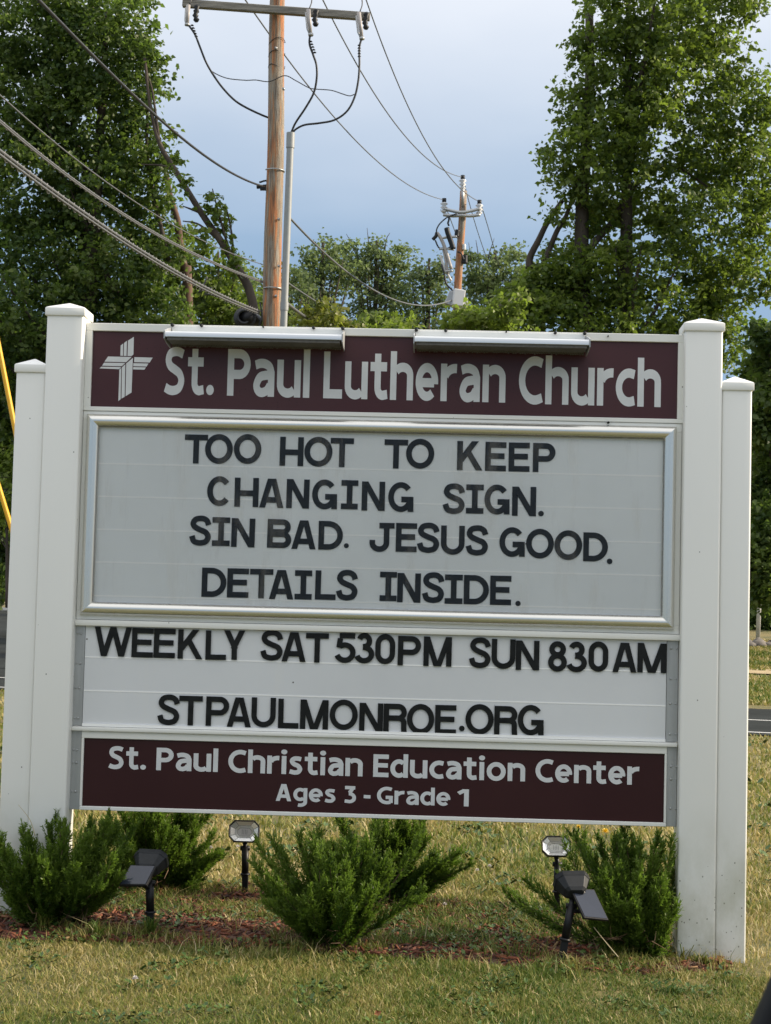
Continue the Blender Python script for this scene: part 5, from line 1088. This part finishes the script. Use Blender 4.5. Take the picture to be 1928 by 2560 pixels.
tuft(1130, 2330, 'green tuft in the mulch right of the middle juniper', 70, .06, .3, 48, spread=1.1)
tuft(570, 2310, 'pale dry weed tuft in the mulch below the left rear light', 30, .05, .9, 49, spread=.9)
tuft(690, 2350, 'wispy tuft at the left foot of the middle juniper', 40, .06, .45, 50, spread=1.0)
tuft(1680, 2490, 'dark green weedy tuft in the front lawn on the right', 60, .05, .12, 51, spread=1.2)
tuft(600, 2470, 'green tuft in the front lawn left of centre', 60, .05, .2, 52, spread=1.2)
def stalk(label, pts, r_=.0016):
    P = crv([P_(*p) for p in pts], 5); o = MB().tube(P, [r_*(1-.5*i/(len(P)-1)) for i in range(len(P))], 5).build('dry_stalk', M['straw'], None, True); tag(o, label, 'dry stalk')
stalk('long pale dry stalk leaning in front of the right juniper', [(1546, 2393, -.16), (1510, 2350, -.15), (1485, 2318, -.14)], .0022)
stalk('curved dry stem lying before the foot of the right posts', [(1670, 2415, -.12), (1710, 2418, -.14), (1752, 2430, -.15)], .0018)
stalk('thin upright stalk crossing the foot of the tall right post', [(1748, 2422, -.1), (1748, 2395, -.1), (1751, 2372, -.1)], .0014)
stalk('single pale stalk standing in the mulch right of the middle juniper', [(1062, 2350, -.05), (1068, 2310, -.05), (1070, 2292, -.05)], .0016)
stalk('thin bare twig rising in front of the short left post', [(88, 2090, -.2), (75, 2050, -.2), (46, 2012, -.2)], .0014)
def dead_leaf(px, py, label, s_=.018):
    g = gp(px, py); V = [g+Vector((s_*math.cos(a)*(1 if k % 2 else .6), -.01+s_*.3*math.sin(a), .008+s_*.7*math.sin(a)*(1 if k % 2 else .6)+s_*.6)) for k, a in enumerate(np.linspace(0, 5.6, 9))]
    n = len(V); c = sum(V, Vector())/n+Vector((0, .006, 0)); o = MB().add(V+[c], [(i, (i+1) % n, n) for i in range(n)]).build('dead_leaf', M['dead_leaf'], None); tag(o, label, 'dead leaf')
dead_leaf(1800, 2412, 'reddish dead leaf against the foot of the short right post', .02)
dead_leaf(945, 2545, 'small orange dead leaf in the front lawn', .012)
dead_leaf(888, 2300, 'orange dead leaf caught in the middle juniper', .012)

# ------------------------------------------------------------ the car the picture is taken from: door and wing mirror
car = empty('car', (.55, -4.6, 0), 'dark blurred edge of a car wing mirror in the bottom right corner', 'car')
ctr = Vector((.268, -4.55, .938)); tl = math.radians(22); V = []; Fc = []; nu, nv = 36, 12
def sup(a, e): return math.copysign(abs(a)**e, a)
rings = [(0, 0, .105), (.35, .35, .10), (.62, .62, .085), (.84, .84, .055), (.96, .96, .02), (1, 1, -.01), (.985, .98, -.022), (.80, .78, -.026), (.76, .74, -.018)]
for sx, sz, y in rings:
    for k in range(nu):
        t = 2*math.pi*k/nu; x_, z_ = .122*sx*sup(math.cos(t), .5), .135*sz*sup(math.sin(t), .5); V.append(ctr+Vector((x_*math.cos(tl)+z_*math.sin(tl), y, z_*math.cos(tl)-x_*math.sin(tl))))
Fc = [(r_*nu+k, r_*nu+(k+1) % nu, (r_+1)*nu+(k+1) % nu, (r_+1)*nu+k) for r_ in range(len(rings)-1) for k in range(nu)]
hs = MB().add(V, Fc).build('mirror_housing', M['car_paint'], car, True)
V = []
for k in range(nu):
    x_, z_ = .122*.77*sup(math.cos(2*math.pi*k/nu), .5), .135*.75*sup(math.sin(2*math.pi*k/nu), .5); V.append(ctr+Vector((x_*math.cos(tl)+z_*math.sin(tl), -.019, z_*math.cos(tl)-x_*math.sin(tl))))
MB().add(V, [tuple(range(nu))]).build('mirror_glass', M['mirror_glass'], hs)
MB().tube(crv([ctr+Vector((.10, .02, -.06)), ctr+Vector((.17, .02, -.10)), ctr+Vector((.30, .0, -.16))], 5), .028, 10).build('mirror_arm', M['black_plastic'], car, True)
MB().box(.52, .60, -6.2, -4.3, .25, .86).build('door', M['car_paint'], car, bevel=.03, seg=3)
